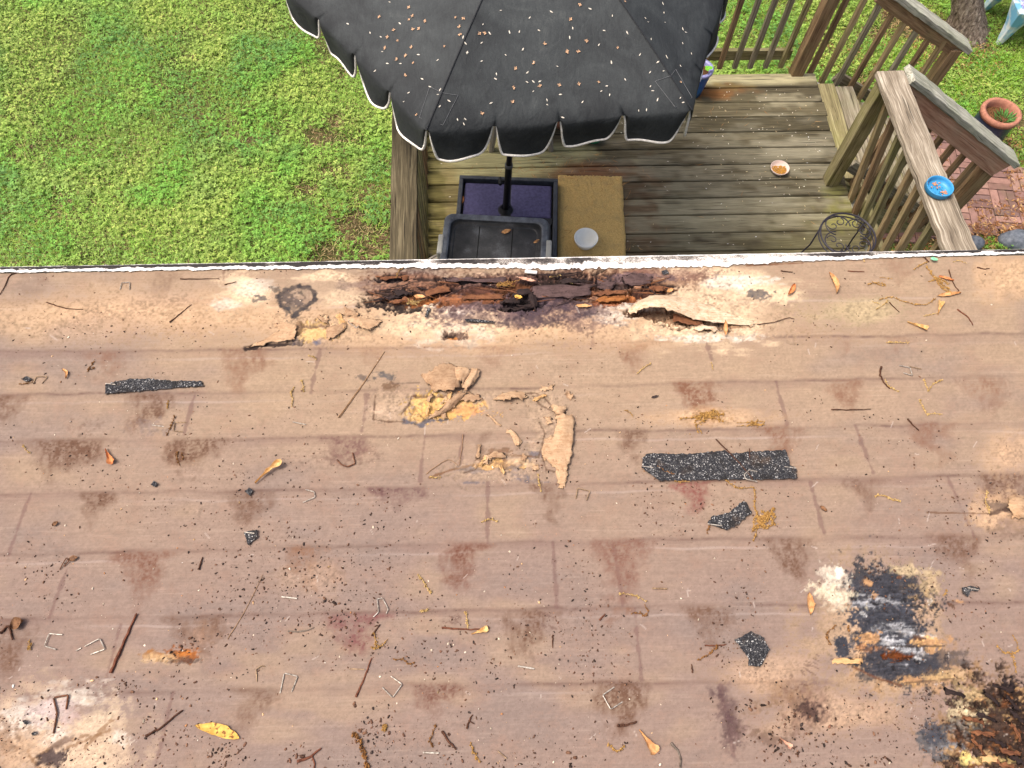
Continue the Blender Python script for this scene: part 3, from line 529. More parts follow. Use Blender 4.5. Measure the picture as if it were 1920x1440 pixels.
def blade_obj(name, sets, label, cat):
    V, Fs, C, off = [], [], [], 0
    for (v_, fq, ft, c) in sets:
        V.append(v_); C.append(c); tri = np.concatenate([fq[:, [0, 1, 2]], fq[:, [0, 2, 3]], ft])+off; Fs.append(tri); off += len(v_)
    o = mesh(name, np.concatenate(V), np.concatenate(Fs), LEAFM, attrs={'Col': np.concatenate(C)}, origin=np.zeros(3))
    return tag(o, label, cat, kind='stuff')
G1 = [(134, 174, 68), (154, 190, 82), (118, 160, 62), (168, 192, 98), (144, 186, 74)]
rt = lambda x, y: (x > 2.4)
hot = lambda x, y: (x > 3.7) & (y < 5.5)
blade_obj('grass', [blades(6500, .025, .075, .0025, .005, G1, 5, .32, .45), blades(900, .05, .11, .003, .005, [(150, 178, 80), (136, 170, 66)], 6, .12, .5),
    blades(2600, .04, .09, .003, .005, [(128, 160, 52), (150, 178, 60), (112, 146, 44)], 8, .24, .5, rt), blades(2600, .05, .1, .003, .005, [(120, 176, 44), (140, 190, 56)], 9, .05, .6, hot)],
    'short green grass growing through the clover', 'grass')
blade_obj('dry_grass', [blades(2600, .02, .06, .0025, .006, [(160, 140, 96), (136, 112, 78), (178, 160, 116), (112, 90, 62)], 7, .9, .16),
    blades(1300, .02, .07, .003, .009, [(166, 138, 96), (140, 104, 66), (176, 150, 104), (120, 92, 60)], 12, .9, .14, rt)],
    'dry straw and dead blades lying on the worn lawn', 'dry grass')
# ================================================================== brick path
def bricks():
    V, F, C = [], [], []; nv = 0
    cell = .205; cols = [(140, 108, 98), (150, 116, 104), (132, 102, 94), (154, 122, 108), (128, 102, 96)]
    for ix in range(-1, 12):
        for iy in range(-1, 10):
            cx, cy = 2.70+ix*cell, 3.30+iy*cell
            for k in range(3):
                q = (k+.5)/3*cell
                if (ix+iy) % 2: bx, by, sx, sy = cx+q, cy+cell/2, cell/3-.006, cell-.006
                else: bx, by, sx, sy = cx+cell/2, cy+q, cell-.006, cell/3-.006
                a = rad(-7); X0, Y0 = bx-3.6, by-4.0; bx, by = 3.6+X0*math.cos(a)-Y0*math.sin(a), 4.0+X0*math.sin(a)+Y0*math.cos(a)
                if not in_path(bx, by): continue
                z = GZ+.028+RNG.normal(0, .002); an = a+RNG.normal(0, .02); ca, sa = math.cos(an), math.sin(an)
                for zz, sh in ((GZ-.02, 1), (z-.003, 1), (z, .94)):
                    for (ux, uy) in ((-1, -1), (1, -1), (1, 1), (-1, 1)):
                        lx, ly = ux*sx/2*sh, uy*sy/2*sh; V.append((bx+lx*ca-ly*sa, by+lx*sa+ly*ca, zz)); C.append(lin(cols[RNG.integers(0, 5)]) if False else None)
                c = lin(cols[RNG.integers(0, 5)])*(1+.12*RNG.normal()); C[-12:] = [c]*12
                for l in (0, 4):
                    for j in range(4): F.append((nv+l+j, nv+l+(j+1) % 4, nv+l+4+(j+1) % 4, nv+l+4+j))
                F.append((nv+8, nv+9, nv+10, nv+11)); nv += 12
    b = NB('worn_red_brick'); v = b.pos(); nz = b.noise(v, 26, 5, .7); n2 = b.noise(v, 7, 4, .6)
    col = b.mix(.5, b.attr('Col').outputs['Color'], b.ramp(nz, [(.3, .3), (.7, .7)]), 'OVERLAY')
    col = b.mix(b.ramp(n2, [(.52, 0.0), (.7, .55)]), col, tuple(lin((112, 98, 76))))
    b.bump(nz, .4, .004)
    o = mesh('brick_path', V, F, b.out(col, .9, .2), attrs={'Col': np.array(C)}); tag(o, kind='structure')
bricks()
# leaf litter and needles on the path edges and by the steps
def litter(name, n, regions, cols, lmin, lmax, label, cat, zf, wr=(.12, .4), mat=None):
    V, F, C = [], [], []; nv = 0
    tot = sum(r[4] for r in regions)
    for (x0, x1, y0, y1, wgt) in regions:
        for k in range(int(n*wgt/tot)):
            x, y = RNG.uniform(x0, x1), RNG.uniform(y0, y1)
            z = zf(x, y)
            if z is None: continue
            an = RNG.random()*6.283; L = RNG.uniform(lmin, lmax); wd = L*RNG.uniform(*wr); ca, sa = math.cos(an), math.sin(an); b_ = RNG.normal(0, .25)*L
            for (t, s) in ((-.5, 0), (-.1, -.5), (.5, 0), (-.1, .5)):
                V.append((x+L*t*ca-wd*s*sa+b_*(t*t)*-sa, y+L*t*sa+wd*s*ca+b_*(t*t)*ca, z+.002+.25*L*RNG.random()*abs(t)))
            c = lin(cols[RNG.integers(0, len(cols))])*(1+.2*RNG.normal()); C += [np.clip(c, .004, .7)]*4
            F.append((nv, nv+1, nv+2, nv+3)); nv += 4
    o = mesh(name, V, F, mat or LEAFM, attrs={'Col': np.array(C)}, origin=np.zeros(3)); return tag(o, label, cat, kind='stuff')
litter('leaf_litter', 5200, [(2.6, 3.9, 3.35, 4.5, .8), (3.6, 4.5, 3.25, 3.5, 1.2), (3.9, 4.5, 3.4, 3.75, .6), (2.5, 4.6, 4.4, 5.6, 2.2), (3.9, 4.7, 5.2, 5.7, .8), (4.3, 4.6, 3.5, 4.4, .7), (2.56, 3.0, 2.0, 3.4, 2.0), (3.0, 3.6, 2.4, 3.4, 1.2)],
    [(150, 104, 60), (176, 132, 84), (124, 84, 50), (196, 160, 112), (140, 96, 66)], .015, .05, 'brown leaf litter around the steps and brick path', 'leaf litter', lambda x, y: GZ+.03)
# ================================================================== the deck
DX0, DX1 = -.50, 2.545
def paint_boards(P):
    px, py = proj(P); px = np.asarray(px); py = np.asarray(py)
    c = np.tile(lin((96, 88, 72)), (len(P), 1))
    def ov(col, m): nonlocal c; col = lin(col); c = c*(1-m[:, None])+col*m[:, None]
    def el(cx, cy, rx, ry, soft=.8, amp=.6, ns=40, sd=0, asp=3):
        k = np.hypot((px-cx)/rx, (py-cy)/ry)+amp*fbm(px, py, ns*asp, ns, 3, sd); return 1-sstep(1-soft/2, 1+soft/2, k)
    ov((114, 106, 86), np.clip(.5+.8*fbm(px, py, 300, 22, 3, 2), 0, 1)*.7)
    ov((186, 178, 136), el(920, 305, 170, 48, .5, .4, 30, 1)*.9); ov((214, 208, 164), el(960, 300, 150, 30, .7, .6, 14, 2)*.6)
    ov((170, 154, 108), el(820, 380, 60, 110, .7, .5, 30, 3)*.8); ov((118, 112, 60), el(812, 360, 26, 120, .6, .6, 16, 4, 1)*.6)
    ov((150, 104, 76), el(1105, 322, 75, 15, .8, .5, 16, 5)*.8); ov((122, 98, 78), el(1195, 390, 50, 80, .8, .6, 18, 6, 1.5)*.7)
    ov((132, 126, 96), el(1570, 455, 150, 50, .8, .6, 20, 7)*.65); ov((150, 148, 84), el(1600, 400, 44, 34, .8, .6, 12, 8, 1.5)*.6); ov((150, 150, 90), el(1560, 360, 22, 14, .7, .6, 9, 8, 1.5)*.6)
    ov((216, 206, 172), el(1400, 142, 190, 17, .4, .3, 30, 9)*.95); ov((140, 96, 60), el(1350, 168, 60, 10, .8, .6, 9, 10)*.75); ov((158, 108, 64), el(1345, 180, 30, 7, .8, .7, 6, 11)*.7); ov((158, 136, 88), el(1340, 161, 70, 4, .8, .6, 6, 12)*.7)
    ov((172, 164, 146), el(1500, 280, 90, 14, .7, .9, 10, 13, 5)*.75); ov((168, 160, 140), el(1480, 190, 60, 10, .7, 1, 6, 14, 6)*.7); ov((164, 158, 138), el(1400, 385, 170, 26, .7, 1.0, 7, 15, 8)*.6); ov((160, 154, 134), el(1330, 420, 140, 40, .8, 1.1, 6, 16, 9)*.55); ov((170, 164, 148), el(1400, 300, 190, 60, .8, 1.2, 4, 17, 14)*.45)
    ov((60, 52, 44), el(1280, 212, 12, 5, .6, .5, 5, 18, 2)*.8)
    return c*np.array([.66, .66, .58])
V, F, G, C = [], [], [], []; nv = 0; y0 = 1.62; wv = .141; gap = .0115; kk = 0
while y0 < 4.50:
    off = RNG.random(3)*40; L = DX1-DX0; nx, ny = 230, 8; dz = RNG.normal(0, .0012); sk = RNG.normal(0, .0015); wj = wv+RNG.normal(0, .0015)
    if y0+wj > 4.50: wj = .139
    ex0 = RNG.normal(0, .004); ex1 = RNG.normal(0, .006)
    xs = np.linspace(DX0+ex0, DX1+ex1, nx)
    prof = [(-.0005, -.034), (0, -.004), (.004, 0), (.3, .0012), (.5, .0016), (.7, .0012), (-.004, 0), (0, -.004), (.0005, -.034)]
    yy = [0, 0, .004, wj*.3, wj*.5, wj*.7, wj-.004, wj, wj]; zz = [-.034, -.004, 0, .0006, .0009, .0006, 0, -.004, -.034]
    P = np.zeros((nx, 9, 3))
    for j in range(9):
        wob = .0009*fbm(xs*100, xs*0+kk*9+j*3, 40, 1, 3, 5)
        P[:, j] = np.stack([xs, y0+yy[j]+sk*(xs-1)+wob*2, zz[j]+dz+wob], 1)
    V.append(P.reshape(-1, 3)); G.append(np.stack([P[..., 0].ravel()+off[0], P[..., 1].ravel()+off[1], P[..., 2].ravel()+off[2]], 1)); C.append(paint_boards(P.reshape(-1, 3))*(1+.13*RNG.normal()))
    i = (np.arange(nx-1)[:, None]*9+np.arange(8)[None, :]).ravel()+nv; F.append(np.stack([i, i+9, i+10, i+1], 1))
    e1 = nv; e2 = nv+(nx-1)*9
    F.append(np.array([[e1, e1+1, e1+7, e1+8], [e1+1, e1+2, e1+6, e1+7], [e2+8, e2+7, e2+1, e2], [e2+7, e2+6, e2+2, e2+1]]))
    nv += nx*9; y0 += wj+gap; kk += 1
DECKY1 = y0-gap
b = NB('weathered_deck_boards'); gco = b.attr('gc').outputs['Vector']
fine = b.noise(b.mapv(gco, (5, 150, 150)), 1.4, 6, .72, .5); wide = b.noise(b.mapv(gco, (2, 26, 26)), 1.6, 4, .6, 1.0)
f = b.math('ADD', b.math('MULTIPLY', fine, .6), b.math('MULTIPLY', wide, .4))
col = b.mix(.75, b.attr('Col').outputs['Color'], b.ramp(f, [(.34, .26), (.5, .5), (.66, .80)]), 'OVERLAY')
hi = b.noise(b.mapv(gco, (3.2, 120, 120)), 1.2, 3, .6, .3); col = b.mix(b.ramp(hi, [(.62, 0.0), (.70, .38)]), col, tuple(lin((150, 142, 118))))
h2 = b.noise(b.mapv(gco, (1.7, 44, 44)), 1.3, 5, .65, .9); col = b.mix(b.ramp(h2, [(.57, 0.0), (.66, .32)]), col, tuple(lin((138, 128, 102)))); col = b.mix(b.ramp(h2, [(.30, .35), (.40, 0.0)]), col, tuple(lin((44, 40, 33))))
ck = b.noise(b.mapv(gco, (2.6, 95, 95)), 1.25, 2, .5, .3); cm = b.ramp(ck, [(.31, 1.0), (.37, 0.0)])
col = b.mix(b.math('MULTIPLY', cm, .8), col, tuple(lin((36, 32, 28))))
b.bump(b.math('SUBTRACT', f, b.math('MULTIPLY', cm, .5)), .6, .005)
DECKM = b.out(col, .9, .2)
deck = thing('wooden_deck', 'weathered grey wooden deck of wide boards below the roof eave', 'deck', (1.0, 3.2, 0))
o = mesh('deck_boards', np.concatenate(V), np.concatenate(F).astype(np.int64)[:, ::-1], DECKM, deck, attrs={'gc': np.concatenate(G), 'Col': np.concatenate(C)})
W_GREY = wood('grey_lumber', (84, 76, 64), (134, 124, 104), (172, 164, 144), (120, 122, 84), .35)
W_BROWN = wood('brown_lumber', (88, 68, 50), (136, 110, 82), (168, 144, 110), (130, 120, 84), .45)
W_MOSS = wood('mossy_lumber', (86, 78, 56), (140, 130, 94), (176, 168, 128), (126, 124, 70), .5)
W_PALE = wood('lichen_lumber', (104, 104, 92), (166, 164, 148), (206, 204, 190), (150, 156, 130), .4)
W_CAP = wood('dark_cap_lumber', (50, 44, 34), (84, 76, 58), (122, 112, 88), (74, 68, 50), .35)
W_CAP2 = wood('silvered_cap_lumber', (92, 82, 70), (142, 130, 112), (198, 188, 170), (112, 100, 84), .4)
W_RED = wood('reddish_lumber', (134, 94, 76), (178, 136, 112), (200, 166, 142), (158, 140, 118), .35)
W_TAN = wood('tan_lumber', (112, 90, 62), (158, 136, 100), (188, 168, 130), (138, 134, 92), .45)
mb = MB()
mb.beam((DX0, DECKY1+.02, -.13), (DX1, DECKY1+.02, -.13), .038, .185); mb.beam((DX1-.02, 1.6, -.13), (DX1-.02, DECKY1-.02, -.13), .036, .18); mb.beam((DX0+.02, 1.6, -.13), (DX0+.02, DECKY1-.02, -.13), .036, .18)
mb.build('rim_joist', W_MOSS, deck, bevel=.003)
for (x, y) in ((-.4, 4.4), (1.0, 4.4), (2.4, 4.4), (-.4, 2.2), (1.0, 2.2), (2.4, 2.2)):
    mb = MB(); mb.beam((x, y, GZ-.1), (x, y, -.05), .09, .09, (0, 1, 0)); mb.build('support_post', W_MOSS, deck, bevel=.003)
mb = MB(); mb.beam((2.582, 2.0, -.07), (2.582, 3.30, -.07), .036, .05, nseg=8, jit=.001); o = mb.build('edge_strip', W_PALE, deck, bevel=.003)
# ================================================================== railings
def baluster(par, a, b_, m, s=.036): mb = MB(); mb.beam(a, b_, s, s, (0, 1, 0), 4, .0006); return mb.build('baluster', m, par, bevel=.002)
def post(par, a, b_, m, s=.089): mb = MB(); mb.beam(a, b_, s, s, (0, 1, 0), 6, .0008); return mb.build('post', m, par, bevel=.004)
# left railing
rl = thing('deck_railing', 'grey deck railing with a dark flat cap, along the lawn side', 'railing', (-.5, 3.1, 0))
a, b_ = Zp(757, 486, .93), Zp(760, 150, .93); d = (b_-a)/np.linalg.norm(b_-a); a = a-d*.5; b_ = a+d*2.75
mb = MB(); mb.beam(a, b_, .142, .038, nseg=30, jit=.0012); mb.build('cap', W_CAP, rl, bevel=.004)
mb = MB(); mb.beam(a+[0, 0, -.068], b_+[0, 0, -.068], .036, .088, nseg=10); mb.build('top_rail', W_MOSS, rl, bevel=.003)
mb = MB(); mb.beam([a[0]-.03, a[1], .12], [b_[0]-.03, b_[1], .12], .036, .088, nseg=10); mb.build('bottom_rail', W_MOSS, rl, bevel=.003)
y = 1.75
while y < 4.45:
    xx = a[0]+(b_[0]-a[0])*(y-a[1])/(b_[1]-a[1])
    baluster(rl, (xx+.028, y, -.06), (xx+.036, y, .905), (W_MOSS, W_BROWN, W_MOSS)[int(RNG.integers(0, 3))]); y += .128+RNG.normal(0, .003)
for y in (1.7, 4.46): post(rl, (-.44, y, -.2), (-.47, y, .9), W_MOSS)
# back railing
rb = thing('deck_railing', 'mossy deck railing with open balusters at the far end, grass showing through', 'railing', (1.0, 4.62, 0))
yb = 4.60
x = 2.30
while x > -.4:
    baluster(rb, (x, yb+RNG.normal(0, .002), -.02), (x+RNG.normal(0, .004), yb, .92), (W_GREY, W_BROWN, W_MOSS)[int(RNG.integers(0, 3))]); x -= .1235+RNG.normal(0, .002)
mb = MB(); mb.beam((-.45, yb+.04, .07), (2.36, yb+.04, .07), .036, .088, nseg=14, jit=.001); mb.build('bottom_rail', W_MOSS, rb, bevel=.003)
mb = MB(); mb.beam((-.45, yb+.04, .87), (2.36, yb+.04, .87), .036, .088, nseg=14, jit=.001); mb.build('top_rail', W_BROWN, rb, bevel=.003)
mb = MB(); mb.beam((-.5, yb+.03, .945), (2.45, yb+.03, .945), .14, .036, nseg=14, jit=.001); mb.build('cap', W_CAP2, rb, bevel=.003)
P0 = Zp(1494, 141, 0); post(rb, (P0[0], P0[1]+.03, -.03), (P0[0]+.012, P0[1]+.02, .93), W_BROWN, .092)
# right railing
rr = thing('deck_railing', 'brown deck railing with a wide silvered cap, beside the brick path', 'railing', (2.5, 2.7, 0))
capz = .965
A = .5*(Zp(1641, 147, capz)+Zp(1691, 127, capz)); B = .5*(Zp(1766, 465, capz)+Zp(1826, 462, capz)); d = (B-A)/np.linalg.norm(B-A); B2 = A+d*1.85
mb = MB(); mb.beam(A, B2, .165, .038, nseg=30, jit=.0014); mb.build('cap', W_CAP2, rr, bevel=.004)
mb = MB(); mb.beam(A+[.02, -.02, -.068], B2+[.02, 0, -.068], .036, .09, nseg=10); mb.build('top_rail', W_BROWN, rr, bevel=.003)
mb = MB(); mb.beam((2.60, 3.36, .05), (2.60, 1.7, .05), .036, .088, nseg=12, jit=.001); mb.build('bottom_rail', W_MOSS, rr, bevel=.003)
P1 = Zp(1557, 340, 0); post(rr, (P1[0], P1[1], 0.0), (A[0]-.02, A[1]-.07, capz-.02), W_MOSS, .092)
y = 3.27
while y > 1.75:
    t = (A[1]-y)/(A[1]-B2[1]); xt = A[0]+(B2[0]-A[0])*t
    baluster(rr, (2.553+RNG.normal(0, .003), y, -.03), (xt-.03+.02, y, capz-.02), (W_MOSS, W_BROWN, W_TAN, W_TAN)[int(RNG.integers(0, 4))], .038); y -= .128+RNG.normal(0, .003)
# stairs
st = thing('deck_stairs', 'short flight of weathered wooden steps leading off the deck', 'stairs', (3.0, 3.95, GZ))
for k in range(4):
    z = -.012-.165*k; x0 = 2.55+.27*k
    for j in range(2):
        mb = MB(); cx = x0+.066+j*.142
        mb.beam((cx, 3.46, z-.018), (cx+RNG.normal(0, .003), 4.405-.03*j, z-.018), .135, .036, nseg=10, jit=.0012); mb.build('tread', (W_MOSS, W_GREY)[j], st, bevel=.004)
WHT = simple('old_white_paint', (216, 212, 204), .7, rgb2=(168, 160, 148), sc=30)
for y in (4.43, 3.44):
    mb = MB(); mb.beam((2.50, y, -.12), (3.62, y, -.80), .036, .22, (0, 0, 1), 4); mb.build('stringer', WHT if y > 4 else W_MOSS, st, bevel=.003)
def stair_rail(name, label, y, pa, pb, capm, facem, bm, dirn, face):
    t = thing(name, label, 'railing', (3.1, y, GZ))
    a, b2 = np.array(pa), np.array(pb); dd = (b2-a)/np.linalg.norm(b2-a); upv = np.cross(np.array([0, 1.0, 0]), dd); upv = upv*np.sign(upv[2])
    mb = MB(); mb.beam(a, b2, .14, .04, upv, 24, .0014); mb.build('cap', capm, t, bevel=.005)
    off = -upv*(.02+face/2); mb = MB(); mb.beam(a+off+[0, -.04*dirn, 0], b2+off-dd*.05+[0, -.04*dirn, 0], .036, face, upv, 10, .001); mb.build('top_rail', facem, t, bevel=.003)
    dz = np.array([0, 0, -.80]); mb = MB(); mb.beam(a+dz+[0, .02, 0], b2+dz-dd*.1+[0, .02, 0], .036, .088, upv, 10, .001); mb.build('bottom_rail', W_GREY, t, bevel=.003)
    return t, a, b2
tn, a, b2 = stair_rail('stair_railing', 'sloping stair railing with a lichen-grey cap over a reddish board', 3.42, Yp(1705, 138, 3.43), Yp(1902, 300, 3.43), W_PALE, W_RED, W_BROWN, 1, .13)
for k in range(7):
    x = 2.62+k*.128; z = a[2]+(b2[2]-a[2])*(x-a[0])/(b2[0]-a[0]); baluster(tn, (x, 3.435, z-.94), (x+.012, 3.43, z-.06), W_BROWN)
post(tn, (3.50, 3.43, GZ-.05), (3.52, 3.425, .20), W_BROWN)
tf, a, b2 = stair_rail('stair_railing', 'far sloping stair railing with a mossy cap, beside the tree trunk', 4.55, Yp(1660, -28, 4.56), Yp(1815, 88, 4.56), W_PALE, W_BROWN, W_BROWN, 1, .08)
a0 = a
for k in range(9):
    x = 2.52+k*.128; z = a[2]+(b2[2]-a[2])*(x-a[0])/(b2[0]-a[0]); baluster(tf, (x, 4.525, z-.90), (x+.012, 4.52, z-.05), (W_BROWN, W_TAN, W_GREY)[k % 3])
post(tf, (3.545, 4.54, GZ-.05), (3.56, 4.535, .20), W_BROWN)
# ================================================================== umbrella
ZR = 1.80; ca_, cb_ = Zp(799, 245, ZR), Zp(1298, 207, ZR); vv = cb_-ca_; UL = np.hypot(*vv[:2]); nn = np.array([-vv[1], vv[0], 0])/UL
UC = (ca_+cb_)/2+nn*UL*.866; UANG = math.atan2(vv[1], vv[0]); APZ = 2.17
CORN = [UC+UL*np.array([math.cos(UANG-rad(120)+k*math.pi/3), math.sin(UANG-rad(120)+k*math.pi/3), 0]) for k in range(6)]
CORN[2] = CORN[2]+np.array([-.11, -.03, -.03]); CORN[5] = CORN[5]+np.array([-.06, .0, 0])
APEX = np.array([UC[0], UC[1], APZ])
um = thing('patio_umbrella', 'charcoal patio umbrella with white piped scallops, littered with petals, on a black base', 'umbrella', (.083, 3.174, 0))
def canopy_pt(k, s, t):
    A, B = CORN[k], CORN[(k+1) % 6]
    r = A*(1-t)+B*t; p = APEX*(1-s)+r*s
    z = APZ-(APZ-ZR)*(.80*s+.20*s**2.2)+(r[2]-ZR)*s
    sag = .035*math.sin(math.pi*t)*s*(1-.35*s)
    inward = .022*math.sin(math.pi*t)*s**2
    out = (r-UC); out[2] = 0; out /= np.linalg.norm(out)
    p = p-out*inward; p[2] = z-sag+.006*math.sin(9*s+k*2+t*5)*s*math.sin(math.pi*t)
    return p
NC = 4; NT = 40
def flap_d(t):
    a = min(max((t-.035)/.11, 0), 1); a = 1-(1-a)**2.4
    c = min(max((t-.72)/.245, 0), 1); c = 1-c**2.6
    return a*c
V, F, FD = [], [], []; rim_lines = []; NS = 16; NVR = 9; nv = 0
for k in range(6):
    cols = NC*NT+1; grid = []
    for ci in range(cols):
        T = ci/(cols-1); fl = min(int(T*NC), NC-1); t = T*NC-fl
        col = [canopy_pt(k, .02+.98*i/NS, T) for i in range(NS+1)]
        p = col[-1]; out = (CORN[k]*(1-T)+CORN[(k+1) % 6]*T)-UC; out[2] = 0; out /= np.linalg.norm(out)
        d = .003+(.150+.012*math.sin(fl*2.1+k*1.3)+.010*math.sin(t*7+fl*3+k))*flap_d(t); cv = math.sin(math.pi*min(t/.9, 1))
        for j in range(1, NVR+1):
            q = j/NVR; dd = d*q; o_ = .014*(1-math.exp(-dd/.02))+.020*math.sin(k*3+fl*1.7+t*2.5)*q*cv+.022*(cv-.5)*q*q-.010*q
            col.append(p+out*o_+np.array([0, 0, -dd*(1-.25*math.exp(-dd/.02))]))
        grid.append(col)
    rows = NS+1+NVR
    for ci in range(cols):
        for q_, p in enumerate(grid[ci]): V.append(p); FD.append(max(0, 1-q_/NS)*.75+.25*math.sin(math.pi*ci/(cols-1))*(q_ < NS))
    for ci in range(cols-1):
        for j in range(rows-1): F.append((nv+ci*rows+j, nv+ci*rows+j+1, nv+(ci+1)*rows+j+1, nv+(ci+1)*rows+j))
    rim_lines.append([g[-1] for g in grid]); nv += cols*rows
b = NB('charcoal_canvas'); v = b.pos(); n1 = b.noise(v, 4.2, 5, .65, .8); n2 = b.noise(v, 180, 4, .7); n3 = b.noise(b.mapv(v, (60, 12, 30)), 1.4, 4, .6, 1.0)
f = b.math('ADD', b.math('MULTIPLY', n1, .55), b.math('ADD', b.math('MULTIPLY', n2, .22), b.math('MULTIPLY', n3, .18)))
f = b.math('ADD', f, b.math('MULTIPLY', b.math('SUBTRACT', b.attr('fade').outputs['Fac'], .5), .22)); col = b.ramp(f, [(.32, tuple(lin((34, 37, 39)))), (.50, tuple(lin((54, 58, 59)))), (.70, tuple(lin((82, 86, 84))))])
scr = b.noise(b.mapv(v, (40, 150, 90)), 1.6, 3, .6, .8); col = b.mix(b.ramp(scr, [(.71, 0.0), (.76, .25)]), col, tuple(lin((150, 150, 150))))
b.bump(b.math('ADD', b.math('MULTIPLY', n2, .12), b.math('MULTIPLY', b.noise(b.mapv(v, (9, 5, 9)), 1.6, 4, .5, 1.5), 1.0)), .35, .012); CANV = b.out(col, .78, .35)
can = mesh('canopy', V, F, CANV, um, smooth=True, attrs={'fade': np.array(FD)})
mb = MB()
for L in rim_lines: mb.tube(np.array(L)+[0, 0, .0015], .0062, 6)
mb.build('piping', simple('white_piping', (240, 237, 230), .7, rgb2=(206, 200, 188), sc=90), can, smooth=True)
mb = MB()
for k in range(6): mb.tube([canopy_pt(k, s, 0)+[0, 0, .0015] for s in np.linspace(.03, 1, 26)], .0032, 5)
mb.build('seam', simple('seam_black', (40, 42, 45), .8), can)
THR = simple('pale_thread', (118, 120, 122), .8)
for k in range(6):
    mb = MB()
    for tt_ in (1,):
        q = [canopy_pt(k, .86, .0), canopy_pt(k, .875, .075), canopy_pt(k, .985, .055), canopy_pt((k+5) % 6, .985, .945), canopy_pt((k+5) % 6, .875, .925), canopy_pt(k, .86, .0)]
        for a, b_ in zip(q[:-1], q[1:]): mb.tube([a+[0, 0, .003], b_+[0, 0, .003]], .0008, 4)
    mb.build('corner_stitching', THR, can)
BLKM = simple('black_metal', (20, 20, 22), .45, .5, sc=40)
pb = np.array([.083, 3.174, .03]); pt = np.array([UC[0]-.03, UC[1], APZ-.06]); pt = pb+(pt-pb); pm = pb+(pt-pb)*.22
mb = MB(); mb.tube([pm, pb+(pt-pb)*.5, pt], .0185, 16); mb.build('pole', BLKM, um, smooth=True)
mb = MB(); mb.tube([pb, pm], .023, 18); mb.lathe(pb, [(.10, 0), (.10, .008), (.05, .02), (.03, .05)], 20); mb.build('stand_tube', BLKM, um, smooth=False)
mb = MB(); mb.tube([pm-[0, 0, .012], pm+[0, 0, .008]], .0265, 18); mb.build('collar', simple('grey_collar', (96, 98, 100), .5), um)
mb = MB(); km = pb+(pt-pb)*.150; mb.tube([km, km+[-.05, -.005, 0]], .006, 8); mb.tube([km+[-.05, -.03, 0], km+[-.05, .028, 0]], .011, 10); mb.build('clamp_knob', BLKM, um)
T0, T1, T2 = Zp(862, 331, .06), Zp(1046, 338, .06), Zp(1043, 484, .06)
ex = (T1-T0); W_ = np.linalg.norm(ex); ex /= W_; ey = np.array([ex[1], -ex[0], 0]); D_ = W_*1.0
def tr(u, v_, z): return np.array([T0[0], T0[1], 0])+ex*u*W_+ey*v_*D_+np.array([0, 0, z])
DKP = simple('dark_grey_plastic', (66, 70, 76), .55, .4, sc=25, rgb2=(48, 51, 56))
mb = MB()
for (a, c) in (((0, .022), (1, .022)), ((0, .978), (1, .978)), ((.022, .044), (.022, .956)), ((.978, .044), (.978, .956)), ):
    mb.beam(tr(*a, .04), tr(*c, .04), .030, .078, nseg=6)
mb.build('base_frame', DKP, um, bevel=.006)
mb = MB(); mb.beam(tr(.5, .05, .03), tr(.5, .95, .03), .05, .022); mb.beam(tr(.05, .5, .031), tr(.95, .5, .031), .05, .022); mb.beam(tr(.05, .5, .006), tr(.95, .5, .006), D_*.86, .012); mb.build('base_cross', BLKM, um)
PURP = simple('purple_resin', (78, 74, 112), .5, .4, sc=55, rgb2=(58, 54, 86), bump=.3)
for (u, v_) in ((.265, .262), (.735, .262), (.265, .738), (.735, .738)):
    mb = MB(); mb.beam(tr(u-.205, v_, .034), tr(u+.205, v_, .034), D_*.405, .03, nseg=4); mb.build('base_weight', PURP if v_ < .5 else DKP, um, bevel=.008)
# petals and bud scales on the canopy
PETM = simple('pale_petal', (214, 206, 190), .8, var=.15); BUDM = simple('tan_bud', (198, 160, 126), .8, var=.25)
def seedmesh(L, wd, mat, n=6):
    V = []; F = []
    for i in range(n+1):
        t = i/n; r = wd/2*math.sin(math.pi*min(max(t*.96+.02, 0), 1))**.8
        V += [(L*(t-.5), -r, .0006), (L*(t-.5), 0, .0022), (L*(t-.5), r, .0006)]
    for i in range(n): F += [(i*3, i*3+3, i*3+4, i*3+1), (i*3+1, i*3+4, i*3+5, i*3+2)]
    me = bpy.data.meshes.new('petal'); me.from_pydata(V, [], F); me.materials.append(mat); me.polygons.foreach_set('use_smooth', [True]*len(F)); return me
def budmesh():
    V, F = [], []
    for q in range(4):
        a = q*1.7+RNG.random(); dx, dy = math.cos(a), math.sin(a); L = .006+.005*RNG.random(); n = len(V)
        V += [(0, 0, .001), (dx*L*.5-dy*L*.35, dy*L*.5+dx*L*.35, .003), (dx*L, dy*L, .002+.003*RNG.random()), (dx*L*.5+dy*L*.35, dy*L*.5-dx*L*.35, .003)]; F.append((n, n+1, n+2, n+3))
    me = bpy.data.meshes.new('bud_scale'); me.from_pydata(V, [], F); me.materials.append(BUDM); return me
PM = [seedmesh(.010+.003*k, .004+.0008*k, PETM) for k in range(3)]; BM_ = [budmesh() for k in range(5)]
def lay(o, p, nrm):
    q = Vector(nrm).to_track_quat('Z', 'Y'); o.rotation_mode = 'QUATERNION'
    from mathutils import Quaternion
    o.rotation_quaternion = q @ Quaternion((0, 0, 1), RNG.random()*6.28); o.location = Vector(p)
def on_canopy(px, py):
    best = None
    for k in range(6):
        for s in np.linspace(.2, .98, 40):
            for t in np.linspace(.02, .98, 30):
                p = canopy_pt(k, s, t); x, y = proj(p); d = abs(x-px)+abs(y-py)
                if best is None or d < best[0]: best = (d, k, s, t)
    return best
CG = []   # lookup of canopy points by their pixel
